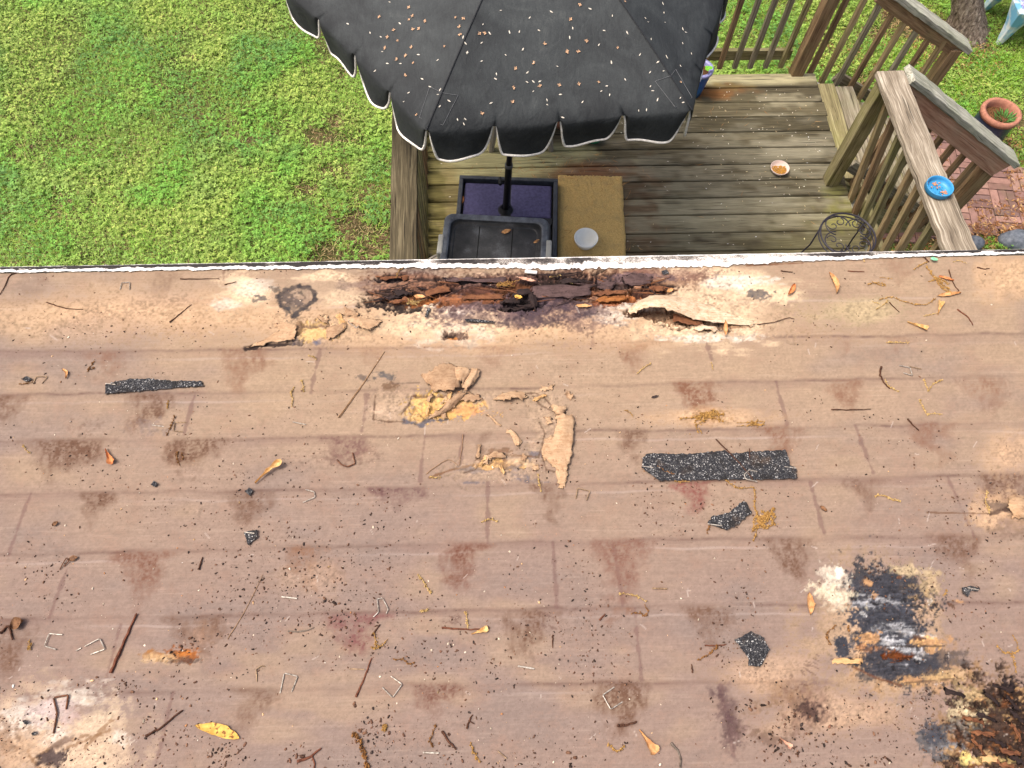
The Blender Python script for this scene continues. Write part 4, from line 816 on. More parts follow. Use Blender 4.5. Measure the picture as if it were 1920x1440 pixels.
for k in range(6):
    for s in np.linspace(.15, .985, 46):
        for t in np.linspace(.015, .985, 34):
            p = canopy_pt(k, s, t); CG.append((*proj(p), k, s, t))
CG = np.array(CG)
def canopy_at(px, py):
    i = np.argmin((CG[:, 0]-px)**2+(CG[:, 1]-py)**2); k, s, t = int(CG[i, 2]), CG[i, 3], CG[i, 4]
    p = canopy_pt(k, s, t); n_ = np.cross(canopy_pt(k, s+.01, t)-p, canopy_pt(k, s, t+.01)-p); n_ /= np.linalg.norm(n_); n_ *= np.sign(n_[2]); return p+n_*.001, n_
ORb = [(768, 14), (711, 36), (772, 35), (765, 37), (852, 34), (873, 35), (795, 42), (773, 53), (790, 56), (733, 57), (729, 66), (745, 75), (863, 70), (720, 88), (773, 94), (762, 100), (742, 109), (778, 119), (766, 141), (903, 63), (835, 84), (911, 62), (1025, 85), (1062, 94), (1079, 100), (1099, 75), (1156, 95), (995, 115), (1015, 163), (1053, 163), (1086, 160), (1119, 153), (968, 126), (963, 165), (955, 192), (1073, 38), (1086, 9), (903, 216), (1276, 152), (780, 220), (1170, 5), (1060, 98), (1071, 40), (860, 56)]
for (x, y) in ORb:
    o = bpy.data.objects.new('bud_scale', BM_[RNG.integers(0, 5)]); link(o); p, n_ = canopy_at(x, y); lay(o, p, n_)
    tag(o, 'tan curled bud scale dropped on the dark umbrella canopy', 'bud scale', 'tan bud scales on the umbrella')
WPx = [(735, 5), (752, 42), (719, 68), (721, 98), (731, 122), (751, 122), (789, 102), (825, 110), (772, 172), (823, 172), (792, 152), (818, 176), (824, 201), (868, 73), (875, 79), (899, 80), (921, 66), (871, 97), (874, 102), (899, 115), (950, 103), (984, 136), (985, 156), (927, 152), (928, 147), (918, 190), (922, 193), (906, 50), (956, 60), (971, 56), (1000, 120), (1003, 151), (1009, 154), (983, 92), (1049, 122), (1072, 68), (1072, 55), (1122, 83), (1128, 55), (1144, 27), (1052, 181), (1091, 191), (1048, 218), (1021, 187), (1022, 194), (1122, 173), (1168, 150), (1137, 160), (1141, 176), (1218, 139), (1218, 162), (1230, 172), (1232, 112), (1246, 109), (1229, 190), (1191, 213), (1215, 211), (1243, 139), (1243, 10), (1213, 34), (1217, 41), (1245, 27), (1245, 43), (1281, 80), (1284, 63), (1283, 55), (1296, 104), (1218, 72), (1273, 121), (1278, 186), (1281, 189), (854, 228), (866, 231), (876, 228), (843, 191), (807, 161), (1004, 170), (930, 140), (1030, 20), (940, 20), (1110, 20), (1200, 100), (690, 60), (650, 40), (700, 130), (760, 190), (1150, 120), (1010, 60), (990, 30), (1180, 60)]
for (x, y) in WPx:
    o = bpy.data.objects.new('petal', PM[RNG.integers(0, 3)]); link(o); p, n_ = canopy_at(x, y); lay(o, p, n_)
    tag(o, 'small pale petal lying on the dark umbrella canopy', 'petal', 'pale petals on the umbrella')
# ================================================================== things on the deck
def leaf_g(name, p0, p1, wd, mat, up, curl=.15, prof='oval', bend=0.0, n=12, lift=0.0, parent=None):
    p0 = np.asarray(p0, float); p1 = np.asarray(p1, float); up = np.asarray(up, float); d = p1-p0; L = np.linalg.norm(d); d /= L; s = np.cross(up, d); s /= np.linalg.norm(s); u2 = np.cross(d, s)
    V, F = [], []
    for i in range(n+1):
        t = i/n
        if prof == 'oval': r = math.sin(math.pi*t**.9)**.75
        elif prof == 'spat': r = .10+(.95*max(0, t-.08)**1.5)*(1 if t < .86 else math.sqrt(max(0, 1-((t-.86)/.16)**2)))   # water-oak leaf, wide at the tip
        elif prof == 'lobe': r = .10+.8*max(0, t-.15)**1.3*(1+.35*math.sin(t*17))*(1 if t < .9 else max(.15, (1.03-t)/.13))
        else: r = math.sin(math.pi*t)
        r *= wd/2; c = p0+d*L*t+s*bend*L*math.sin(math.pi*t)+u2*(lift*L*t*t+.0012)
        for k in (-1, -.5, 0, .5, 1): V.append(c+s*r*k*(1+.06*RNG.normal())+u2*(curl*wd*abs(k)**1.6*(.7+.5*t)+.0008*RNG.normal()))
    for i in range(n):
        for k in range(4): F.append((i*5+k, i*5+5+k, i*5+6+k, i*5+1+k))
    return mesh(name, V, F, mat, parent, smooth=True)
def leafm(name, c1, c2, spot=None):
    b = NB(name); v = b.pos(); nz = b.noise(v, 90, 4, .6); col = b.ramp(nz, [(.38, tuple(lin(c2))), (.6, tuple(lin(c1)))])
    if spot: col = b.mix(b.ramp(b.noise(v, 160, 2, .5), [(.58, 0.0), (.64, .9)]), col, tuple(lin(spot)))
    b.bump(nz, .2, .002); return b.out(col, .7, .3)
LF_TAN = leafm('tan_leaf', (206, 160, 108), (166, 116, 72)); LF_PALE = leafm('pale_leaf', (214, 176, 118), (176, 132, 78)); LF_OR = leafm('orange_leaf', (204, 136, 84), (170, 104, 62)); LF_YEL = leafm('yellow_spotted_leaf', (214, 176, 88), (190, 144, 66), (110, 66, 32)); LF_BR = leafm('brown_leaf', (136, 98, 66), (98, 68, 46)); LF_PINK = leafm('pinkish_leaf', (204, 160, 136), (170, 122, 98))
# doormat
m0, m1, m2 = Zp(1046, 330, .006), Zp(1167, 332, .006), Zp(1174, 484, .006)
b = NB('coir_mat'); v = b.pos(); nz = b.noise(v, 260, 4, .75, 1.2); n2 = b.noise(v, 14, 4, .65)
col = b.mix(b.ramp(n2, [(.48, 0.0), (.68, .55)]), b.ramp(nz, [(.34, tuple(lin((140, 114, 64)))), (.6, tuple(lin((206, 176, 116))))]), tuple(lin((152, 132, 92))))
b.bump(nz, .8, .006); COIR = b.out(b.mix(1.0, col, (1.28, 1.26, 1.2), "MULTIPLY"), .95, .1)
V, F = [], []; N_ = 40
for i in range(N_+1):
    for j in range(N_+1):
        u, v_ = i/N_, j/N_*1.12; p = m0+(m1-m0)*u+(m2-m1)*v_; e = min(u, 1-u, v_+.02)*30
        V.append(p+np.array([.004*fbm(v_*9, u, 1, None, 2, 1)*(u > .9), .003*RNG.normal()*(j == 0), .012*min(1, max(e, 0))+.0015*RNG.normal()]))
for i in range(N_):
    for j in range(N_): F.append((i*(N_+1)+j, (i+1)*(N_+1)+j, (i+1)*(N_+1)+j+1, i*(N_+1)+j+1))
o = mesh('door_mat', V, F, COIR); tag(o, 'worn brown coir doormat on the deck beside the umbrella base', 'doormat')
# storage tote
L0, L1 = Zp(838, 402, .43), Zp(1026, 412, .43); tx = L1-L0; TW = np.linalg.norm(tx); tx /= TW; ty = np.array([tx[1], -tx[0], 0]); TD = .44
L0b = L0.copy(); L0b[2] = 0
def tp(u, v_, z): return L0b+tx*u*TW+ty*v_*TD+np.array([0, 0, z])
def rring(ins, z, r=.06, n=5):
    pts = []
    a, b_, c, d = ins/TW, 1-ins/TW, ins/TD, 1-ins/TD
    for (cx, cy, a0) in ((b_, c, -90), (b_, d, 0), (a, d, 90), (a, c, 180)):
        sx = -1 if cx > .5 else 1; sy = -1 if cy > .5 else 1
        for k in range(n+1):
            an = rad(a0+90*k/n); pts.append(tp(cx, cy, z)+tx*(sx*r+math.cos(an)*r)+ty*(sy*r+math.sin(an)*r))
    return pts
def loft(rings, capb=True, capt=True):
    n = len(rings[0]); V = [p for r in rings for p in r]; F = []
    for i in range(len(rings)-1):
        for k in range(n): F.append((i*n+k, i*n+(k+1) % n, (i+1)*n+(k+1) % n, (i+1)*n+k))
    if capt: F.append(tuple((len(rings)-1)*n+k for k in range(n)))
    if capb: F.append(tuple(range(n-1, -1, -1)))
    return V, F
tote = thing('storage_tote', 'black plastic storage tote with a shallow dusty lid and grey latches', 'storage box', tp(.5, .5, 0))
V, F = loft([rring(.05, .002, .05), rring(.02, .40, .05)]); mesh('body', V, F, simple('tote_black', (34, 36, 38), .5, .4), tote)
b = NB('dusty_lid'); v = b.pos(); n1 = b.noise(v, 9, 4, .6); n2 = b.noise(v, 130, 4, .7)
col = b.ramp(b.math('ADD', b.math('MULTIPLY', n1, .75), b.math('MULTIPLY', n2, .25)), [(.4, tuple(lin((46, 47, 48)))), (.55, tuple(lin((66, 66, 66)))), (.68, tuple(lin((98, 100, 102))))])
b.bump(n2, .15, .002); LIDM = b.out(col, .42, .5)
V, F = loft([rring(-.012, .385, .055), rring(-.012, .425, .055), rring(-.004, .434, .055), rring(.022, .434, .05), rring(.030, .428, .05), rring(.034, .412, .05), rring(.055, .410, .045), rring(.060, .404, .045)], capb=False)
lid = mesh('lid', V, F, LIDM, tote)
GLAREM = simple('rim_glare', (112, 118, 126), .5, .4, sc=18, rgb2=(78, 82, 88))  # paler than the black lid: glare along its rim put into the colour
V, F = loft([rring(-.013, .424, .056), rring(-.005, .4352, .056), rring(.021, .4352, .05), rring(.0305, .4285, .05)], False, False); mesh('rim', V, F, GLAREM, lid)
mb = MB()
for u in (.335, .665): mb.beam(tp(u, .14, .4035), tp(u, .86, .4035), .006, .006)
mb.build('lid_groove', simple('groove_dark', (32, 32, 32), .7), lid)
LATM = simple('pale_grey_latch', (176, 176, 168), .5, .4, var=.12)
for u in (-.028, 1.028):
    mb = MB(); mb.beam(tp(u, .36, .405), tp(u, .68, .405), .035, .07, nseg=2); mb.build('latch', LATM, tote, bevel=.008)
# pale bucket lid beside the tote
bc = Zp(829, 502, .3); bk = thing('bucket', 'pale grey bucket lid just peeping out left of the tote', 'bucket', (bc[0], bc[1], 0)); GRY = simple('pale_grey_plastic', (160, 152, 140), .6, var=.2)
mb = MB(); mb.lathe((bc[0], bc[1], 0), [(.09, .002), (.105, .27)], 28); mb.build('pail', GRY, bk, smooth=True)
mb = MB(); mb.lathe((bc[0], bc[1], 0), [(.112, .265), (.114, .295), (.108, .302), (.10, .30), (.096, .292), (.0005, .292)], 28); mb.build('lid', GRY, bk)
def bowl(name, label, cat, c, R, h, mat, foodmat=None, foodh=.5, foodname='food', foot=.55, th=.006, tilt=(0, 0, 1), grain=None):
    t = thing(name, label, cat, c)
    prof = [(R*foot*.2, .003), (R*foot, .002), (R*(foot+.2), h*.22), (R*.93, h*.7), (R, h), (R-th*.5, h+.002), (R-th, h), (R*.93-th, h*.7), (R*(foot+.15)-th, h*.3), (R*foot*.6, h*.16), (.0005, h*.15)]
    mb = MB(); mb.lathe(c, prof, 40, tilt); mb.build('bowl_body', mat, t, smooth=True)
    if foodmat:
        mb = MB(); ax = np.asarray(tilt, float); ax /= np.linalg.norm(ax); rr_ = R*(.55+.38*foodh)-th; 
        for q in range(grain or 160):
            a, r = RNG.random()*6.28, rr_*math.sqrt(RNG.random()); sg = (1, .96)[q % 2]
            if r*math.sin(a) > rr_*.55: continue
            mb.bead(np.asarray(c)+ax*(h*foodh*.8+.003*RNG.random())+np.array([r*math.cos(a), r*math.sin(a), 0]), np.array([.006, .0035, .003]))
        mb.build(foodname, foodmat, t)
    return t
CW = simple('white_ceramic', (248, 249, 242), .25, .5, var=.08, sc=20, bump=.02)
pw = Zp(1097, 458, .019); bowl('bowl', 'white ceramic bowl standing empty on the coir doormat', 'bowl', pw, .082, .075, CW, th=.007)
PKM = simple('pink_white_plastic', (226, 204, 192), .4, .4, var=.1, sc=20, bump=.02); KIB = simple('yellow_kibble', (200, 148, 62), .8, var=.4, sc=120)
pk = Zp(1459, 321, 0); bowl('food_bowl', 'small pink bowl of yellow pet food standing alone on the deck boards', 'bowl', pk, .068, .04, PKM, KIB, .72, 'pet_food', th=.004, grain=320)
BLM = simple('sky_blue_plastic', (62, 148, 200), .4, .4, var=.12, sc=24, bump=.02); CRM = simple('pink_crumbs', (206, 150, 118), .8, var=.3, sc=100)
pd = Zp(1757, 356, capz+.021); dish = bowl('food_dish', 'sky blue plastic dish with crumbs, on the silvered railing cap', 'dish', pd, .072, .032, BLM, None, th=.005, foot=.8)
for (ax_, ay_, rr_, q) in ((.028, -.026, .016, 26), (-.012, .03, .022, 22)):
    mb = MB()
    for i in range(q): mb.bead(pd+[ax_+rr_*RNG.normal()*.6, ay_+rr_*.5*RNG.normal(), .010], [.006, .004, .003])
    mb.build('crumbs', CRM, dish)
mb = MB()
for i in range(46):
    a, r = RNG.random()*6.28, .038*math.sqrt(RNG.random()); mb.bead(pd+[r*math.cos(a)-.004, r*math.sin(a)-.012, .0085], [.002, .002, .002])
mb.build('food_specks', simple('teal_specks', (30, 84, 110), .8), dish)
# wrought iron plant stand
pc = Zp(1590, 441, .5); ps = thing('plant_stand', 'black wrought iron plant stand with a scrolled round top, empty', 'plant stand', (pc[0], pc[1], 0)); IRON = simple('wrought_iron', (44, 40, 50), .5, .5, sc=60)
Rr = .165; tb_ = [(pc+[Rr*math.cos(a), Rr*math.sin(a), 0]) for a in np.linspace(0, 2*math.pi, 48, endpoint=False)]
mb = MB(); mb.tube(tb_, .0055, 8, closed=True); mb.tube(np.array(tb_)-[0, 0, .03], .004, 8, closed=True); mb.build('top_ring', IRON, ps, smooth=True)
for q in range(4):
    a0 = q*math.pi/2+.55; c = pc+np.array([math.cos(a0), math.sin(a0), 0])*Rr*.52; r0 = Rr*.45
    mb = MB(); mb.tube([c+[r0*math.cos(a0+a), r0*math.sin(a0+a), 0] for a in np.linspace(2.2, -2.2, 26)], .0038, 6)
    for sg in (1, -1):
        sp_ = []
        for a in np.linspace(0, 5.6, 26):
            r = r0*.46*(1-a/7.2); cc = c+np.array([math.cos(a0+sg*1.0), math.sin(a0+sg*1.0), 0])*r0*.42; sp_.append(cc+[r*math.cos(a0+sg*(1.0+a)), r*math.sin(a0+sg*(1.0+a)), 0])
        mb.tube(sp_, .0032, 6)
    mb.build('scroll', IRON, ps, smooth=True)
for q in range(3):
    a = q*2.094+2.75; p = pc+np.array([math.cos(a), math.sin(a), 0])*Rr; mb = MB(); f_ = p+np.array([math.cos(a), math.sin(a), 0])*.05; f_[2] = .004
    mb.tube([p, p+(f_-p)*.35+np.array([math.cos(a), math.sin(a), 0])*-.02, p+(f_-p)*.8, f_], .005, 8); mb.build('leg', IRON, ps, smooth=True)
mb = MB(); mb.tube([pc+[-.12, -.08, -.30], pc+[.0, .0, -.27], pc+[.12, .10, -.30]], .004, 6); mb.build('brace', IRON, ps)
# pots
def pot(name, label, c, R, h, body, rimm, soilm, rimh=.05, taper=.75, plants=None, nrim=.012):
    t = thing(name, label, 'flower pot', c); c = np.asarray(c, float)
    mb = MB(); mb.lathe(c, [(.001, .002), (R*taper, .002), (R*(taper+.12), h*.3), (R*.97, h-rimh)], 40); mb.build('pot_body', body, t, smooth=True)
    mb = MB(); mb.lathe(c, [(R*.965, h-rimh-.004), (R+nrim*.7, h-rimh), (R+nrim, h-rimh*.5), (R+nrim*.6, h-.004), (R-.004, h), (R-.02, h-.004), (R-.024, h-rimh), (R-.03, h-rimh*1.9)], 40); mb.build('rim', rimm, t, smooth=True)
    mb = MB(); mb.lathe(c, [(R-.027, h-rimh*1.55), (R*.5, h-rimh*1.4), (.0005, h-rimh*1.3)], 30); mb.build('potting_soil', soilm, t, smooth=True)
    return t
NAVY = simple('navy_glaze', (50, 60, 84), .35, .5, sc=40, rgb2=(36, 44, 62), bump=.5); TERR = simple('terracotta', (176, 122, 100), .8, .2, sc=30, rgb2=(150, 102, 84))
PSOIL = simple('bark_soil', (120, 84, 54), .95, .1, sc=110, rgb2=(52, 38, 28), bump=1.0)
rimc = Zp(1880, 208, GZ+.40); cpot = np.array([rimc[0], rimc[1], GZ]); pt1 = pot('flower_pot', 'navy glazed pot with a thick terracotta rim, on the lawn behind the stair railing', cpot, .147, .40, NAVY, TERR, PSOIL, .045, .93, nrim=.014)
GRN1 = leafm('green_leaf', (84, 128, 56), (52, 92, 38)); GRN2 = leafm('bright_green_leaf', (128, 196, 62), (104, 172, 48))
V, F, n0 = [], [], 0
for q in range(70):
    a = RNG.random()*6.28; r = .06*math.sqrt(RNG.random()); base = cpot+[.035+r*math.cos(a), -.04+r*math.sin(a), .33]; d = np.array([math.cos(a)*.6, math.sin(a)*.6, .8]); L = .05+.05*RNG.random(); s = np.cross(d, [0, 0, 1]); s /= np.linalg.norm(s); s *= .007
    V += [base, base+d*L*.5-s, base+d*L*.5+s, base+d*L+[d[0]*.02, d[1]*.02, -.012]]; F += [(n0, n0+1, n0+3, n0+2)]; n0 += 4
mesh('seedlings', V, F, GRN1, pt1)
BLP = simple('glossy_blue_plastic', (40, 118, 178), .35, .5, sc=8, rgb2=(44, 76, 150), var=.2); 
rimc = Zp(1313, 126, .24); cp = np.array([rimc[0], rimc[1], 0]); pt2 = pot('flower_pot', 'small blue pot with a heart-leaved seedling, tucked under the umbrella edge', cp, .098, .24, BLP, simple('pink_rim', (150, 150, 196), .4, .5, var=.2), PSOIL, .022, .62, nrim=.006)
hl = Zp(1328, 128, .27)
def heart(c, R, ang, up, name, mat, par):
    V = [np.asarray(c, float)]; n = 26
    for i in range(n):
        a = 2*math.pi*i/n; x = 16*math.sin(a)**3/17; y = (13*math.cos(a)-5*math.cos(2*a)-2*math.cos(3*a)-math.cos(4*a))/17
        V.append(np.asarray(c)+np.array([math.cos(ang)*x-math.sin(ang)*y, math.sin(ang)*x+math.cos(ang)*y, .18*abs(x)*up])*R)
    return mesh(name, V, [(0, 1+i, 1+(i+1) % n) for i in range(n)], mat, par)
heart(hl, .034, rad(-150), 1, 'heart_leaf', GRN2, pt2); heart(cp+[.018, -.04, .205], .020, .4, 1, 'heart_leaf', GRN2, pt2)
mb = MB(); mb.tube([cp+[0.01, 0, .18], cp+[.03, .0, .24], hl], .002, 5); mb.build('stem', GRN1, pt2)
gp = Zp(1113, 264, .02); bowl('bowl', 'green plastic bowl mostly hidden under the umbrella front', 'bowl', gp+np.array([0, .035, -.02]), .075, .05, simple('green_plastic', (40, 150, 104), .4, .4, var=.15, sc=20))
tq = Zp(1047, 238, .05); pot('flower_pot', 'terracotta pot glimpsed through a scallop of the umbrella', np.array([tq[0]+.06, tq[1]+.09, 0]), .11, .16, TERR, TERR, PSOIL, .03)
# grey plastic chair under the umbrella, only a front leg showing
chf = Zp(1033, 281, 0); ch = thing('garden_chair', 'grey plastic garden chair under the umbrella, one splayed leg showing', 'chair', chf+np.array([-.2, .3, 0])); CG_ = simple('taupe_plastic', (150, 142, 128), .55, .3, sc=20, var=.15)
def chair_build(t, f, sx, mats, w_=.44, d_=.42, hs=.40, lw=(.018, .026, .036)):
    f = np.asarray(f, float); tops = []
    for (ix, iy) in ((0, 0), (1, 0), (1, 1), (0, 1)):
        foot = f+np.array([sx*ix*w_, iy*d_, 0]); top = foot+np.array([sx*(.5-ix)*.10, (.5-iy)*.10, hs]); tops.append(top)
        V = []; mid = .5*(foot+top)
        for (c, ww) in ((foot, lw[0]), (mid, lw[1]), (top, lw[2])):
            for (a, b_) in ((-1, -1), (0, -1.25), (1, -1), (1, 1), (0, 1.25), (-1, 1)): V.append(c+np.array([a*ww, b_*ww, 0]))
        F = [(l*6+j, l*6+(j+1) % 6, l*6+6+(j+1) % 6, l*6+6+j) for l in (0, 1) for j in range(6)]+[(5, 4, 3, 2, 1, 0), (12, 13, 14, 15, 16, 17)]
        mesh('leg', V, F, mats[0], t, smooth=False, bevel=.004)
    c = sum(tops)/4; mb = MB(); mb.beam(c-[w_*.5, 0, -.0], c+[w_*.5, 0, 0], d_*1.0, .025, nseg=8); mb.build('seat', mats[1], t, bevel=.01)
    mb = MB(); mb.beam(c+[0, d_*.48, .02], c+[0, d_*.62, .42], w_*.9, .02, (0, -1, .3), 8); mb.build('backrest', mats[1], t, bevel=.01)
chair_build(ch, chf, -1, (CG_, CG_))
b = NB('tie_dye_plastic'); v = b.pos(); n1 = b.noise(v, 6, 4, .6, 1.5); n2 = b.noise(v, 22, 4, .7, 1.0)
col = b.mix(b.ramp(n2, [(.50, 0.0), (.56, .85)]), b.ramp(n1, [(.36, tuple(lin((120, 178, 206)))), (.5, tuple(lin((200, 208, 212)))), (.7, tuple(lin((214, 214, 216))))]), tuple(lin((124, 104, 172)))); TD_ = b.out(col, .45, .4)
b = NB('blue_faded_plastic'); v = b.pos(); col = b.mix(b.ramp(b.math('ADD', b.noise(b.mapv(v, (1, 1, 1)), 9, 3, .6), 0.0), [(.42, 0.0), (.58, 1.0)]), tuple(lin((206, 212, 210))), tuple(lin((112, 172, 204)))); BL_ = b.out(col, .45, .4)
fc = Zp(1871, 83, GZ); tc = thing('garden_chair', 'tie-dyed white, purple and blue plastic chair on the lawn by the tree', 'chair', fc+np.array([.22, .2, 0])); chair_build(tc, fc, 1, (BL_, TD_), .46, .46, .36, (.020, .048, .10))
# tree
b = NB('furrowed_bark'); v = b.pos(); n1 = b.noise(b.mapv(v, (1, 1, .28)), 42, 5, .7, .8); n2 = b.noise(v, 6, 3, .6)
col = b.ramp(n1, [(.34, tuple(lin((60, 52, 46)))), (.5, tuple(lin((122, 108, 96)))), (.66, tuple(lin((176, 162, 146))))]); b.bump(n1, 1.0, .02); BARK = b.out(col, .95, .1)
tb0 = Zp(1818, 62, GZ); tree = thing('tree', 'tree with rough grey-brown bark rising behind the stair railing', 'tree', tb0)
top = Zp(1812, -40, GZ+.45); dT = (top-tb0); V, F = [], []; NR = 40; NZ = 60
for i in range(NZ+1):
    t = i/NZ*4.2; c = tb0+dT*min(t, 1)+np.array([dT[0]*.25, dT[1]*.25, dT[2]])*max(0, t-1); r = .135*(1+.45*math.exp(-t*3.5))*(1-.03*t)
    for k in range(NR):
        a = 2*math.pi*k/NR; rr_ = r*(1+.05*math.sin(5*a+1)+.035*math.sin(13*a+i*.25)+.05*RNG.normal()*.5+.22*math.exp(-t*5)*max(0, math.sin(3*a)))
        V.append(c+np.array([math.cos(a)*rr_, math.sin(a)*rr_, 0]))
for i in range(NZ):
    for k in range(NR): F.append((i*NR+k, i*NR+(k+1) % NR, (i+1)*NR+(k+1) % NR, (i+1)*NR+k))
mesh('trunk', V, F, BARK, tree, smooth=True)
# river stones
def stone(label, c, r, seed):
    V, F = [], []; n, m = 20, 10
    for i in range(m+1):
        th_ = math.pi*i/m
        for k in range(n):
            a = 2*math.pi*k/n; q = 1+.14*math.sin(2*a+seed)+.08*math.sin(3*a+th_*2+seed); V.append(np.asarray(c)+np.array([r[0]*q*math.sin(th_)*math.cos(a), r[1]*q*math.sin(th_)*math.sin(a), r[2]*math.cos(th_)]))
    for i in range(m):
        for k in range(n): F.append((i*n+k, (i+1)*n+k, (i+1)*n+(k+1) % n, i*n+(k+1) % n))
    o = mesh('river_stone', V, F, STM, smooth=True); tag(o, label, 'stone', 'river stones at the house edge')
STM = simple('slate_stone', (112, 118, 126), .6, .3, sc=30, rgb2=(76, 82, 90), bump=.4)
s1, s2 = Zp(1826, 457, GZ+.03), Zp(1908, 452, GZ+.04); stone('smaller slate-blue stone between the railing cap and the brick path corner', s1, (.075, .07, .06), .5); stone('larger slate-blue stone with pale veins at the right edge by the eave', s2, (.13, .11, .08), 2.0)
# petals, catkin bits and needles lying on the deck
def deckz(x, y): return .003
litter('deck_litter', 300, [(-.4, 2.5, 2.3, 4.45, 3), (1.5, 2.5, 3.4, 4.4, 3), (1.2, 2.5, 2.8, 3.6, 1)], [(206, 196, 172), (190, 170, 130), (214, 206, 190)], .008, .02, 'pale petals and seed bits sprinkled over the deck boards', 'petal litter', deckz, (.25, .55))
litter('pine_needles', 420, [(.1, .9, 3.45, 3.72, 3), (.4, 1.0, 2.8, 3.5, 2.5), (-.2, .5, 3.45, 3.6, 1.5), (1.5, 2.5, 3.9, 4.3, .6), (.9, 2.4, 2.6, 3.6, .8)], [(176, 128, 70), (150, 104, 56), (196, 150, 90)], .02, .07, 'rusty pine needles gathered round the doormat', 'pine needles', lambda x, y: .018 if (x > .44 and x < .93 and y < 3.5) else .003, (.02, .05))
for (lab, c0, c1, w_, m_) in (('long tan leaf lying on the tote lid near its back edge', (940, 437), (958, 432), .030, LF_TAN), ('small tan leaf lying on the tote lid by the right latch', (1000, 456), (1012, 450), .018, LF_TAN)):
    o = leaf_g('dry_leaf', Zp(*c0, .408), Zp(*c1, .408), w_, m_, (0, 0, 1), .2); tag(o, lab, 'leaf')
o = leaf_g('dry_leaf', Zp(865, 383, .055), Zp(869, 368, .055), .022, LF_OR, (0, 0, 1), .2); tag(o, 'small orange leaf on the purple umbrella weight, left edge', 'leaf')
# ================================================================== torn veneer and rot standing up from the sheathing
def resample(A, k):
    n = len(A); out = []
    for i in range(n-1):
        p0, p1, p2, p3 = A[max(i-1, 0)], A[i], A[i+1], A[min(i+2, n-1)]
        for t in np.arange(k)/k: out.append(.5*((2*p1)+(-p0+p2)*t+(2*p0-5*p1+4*p2-p3)*t*t+(-p0+3*p1-3*p2+p3)*t**3))
    out.append(A[-1]); return np.array(out)
def patch(name, rows, mat, label=None, k=6, th=-.0007, jag=1.9, rough=.0007, parent='roof', cat=None, group=None):
    A = np.array(rows, float); A = resample(A, k); A = np.transpose(resample(np.transpose(A, (1, 0, 2)), k), (1, 0, 2)); n, m = A.shape[:2]
    for i in range(n):
        for j in range(m):
            edge = i in (0, n-1) or j in (0, m-1)
            if edge: A[i, j, :2] += RNG.normal(0, jag, 2)
    V = []
    for i in range(n):
        for j in range(m): V.append(Rp(A[i, j, 0], A[i, j, 1], max(A[i, j, 2]*(.8 if name == 'torn_paper' else 1)+rough*RNG.normal()+.0016*fbm(A[i, j, 0], A[i, j, 1], 11, None, 2, 5)*(name == 'torn_paper'), .0004)))
    F = [(i*m+j, (i+1)*m+j, (i+1)*m+j+1, i*m+j+1) for i in range(n-1) for j in range(m-1)]
    o = mesh(name, V, F, mat, roof if parent == 'roof' else None, smooth=True, solid=th)
    if label: o['label'] = label
    if cat: o['category'] = cat
    if group: o['group'] = group
    return o
def papermat(name, c1, c2, sc=70, dark=None):
    c1, c2 = [np.array(c)*np.array([.90, .905, .90]) for c in (c1, c2)]
    b = NB(name); v = b.pos(); nz = b.noise(v, sc, 5, .65, .4); fi = b.noise(b.mapv(v, (20, 240, 240)), 1.2, 4, .6)
    col = b.ramp(b.math('ADD', b.math('MULTIPLY', nz, .6), b.math('MULTIPLY', fi, .4)), [(.36, tuple(lin(c2))), (.6, tuple(lin(c1)))])
    if dark is not None: col = b.mix(b.ramp(b.noise(v, 120, 4, .7), [(.58, 0.0), (.66, .8)]), col, tuple(lin(dark)))
    b.bump(b.math('ADD', b.math('MULTIPLY', nz, .5), fi), .5, .0015); return b.out(col, .85, .2)
CRK = papermat('cork_underlay', (222, 180, 128), (196, 148, 98), 90)
PAP = papermat('torn_brown_paper', (188, 154, 122), (150, 116, 88), 70, (122, 92, 68)); PAP2 = papermat('pale_brown_paper', (204, 170, 136), (168, 132, 100), 55, (136, 104, 78)); VEN = papermat('bleached_veneer', (238, 214, 184), (186, 150, 116), 60, (150, 120, 98))
ROT = papermat('rotten_wood', (104, 82, 80), (66, 50, 48), 60, (36, 28, 28)); ROTR = papermat('rotten_red_wood', (140, 92, 62), (92, 56, 40), 60, (40, 28, 26)); ROTD = papermat('rotten_dark_wood', (58, 44, 42), (34, 27, 27), 60)
# long bleached veneer arching up at right of the rot
patch('curled_veneer', [[(1178, 580, .004), (1200, 562, .004), (1235, 553, .004), (1280, 557, .003), (1330, 571, .002), (1375, 590, .002), (1412, 602, .001)],
    [(1180, 586, .010), (1205, 568, .026), (1240, 562, .030), (1285, 570, .020), (1325, 584, .010), (1370, 598, .006), (1414, 606, .002)],
    [(1184, 589, .008), (1207, 578, .030), (1236, 575, .038), (1275, 586, .026), (1312, 600, .013), (1362, 606, .007), (1413, 611, .002)]], VEN, 'long bleached strip of veneer arching up off the roof', 7, -.0025, 1.2)
patch('curled_veneer', [[(1262, 590, .004), (1290, 592, .004), (1320, 604, .003)], [(1262, 602, .003), (1292, 608, .008), (1318, 613, .004)]], ROTR, None, 5)
patch('curled_veneer', [[(1300, 611, .002), (1325, 610, .006), (1346, 614, .002)], [(1302, 621, .001), (1325, 618, .009), (1348, 620, .002)]], VEN, None, 5)
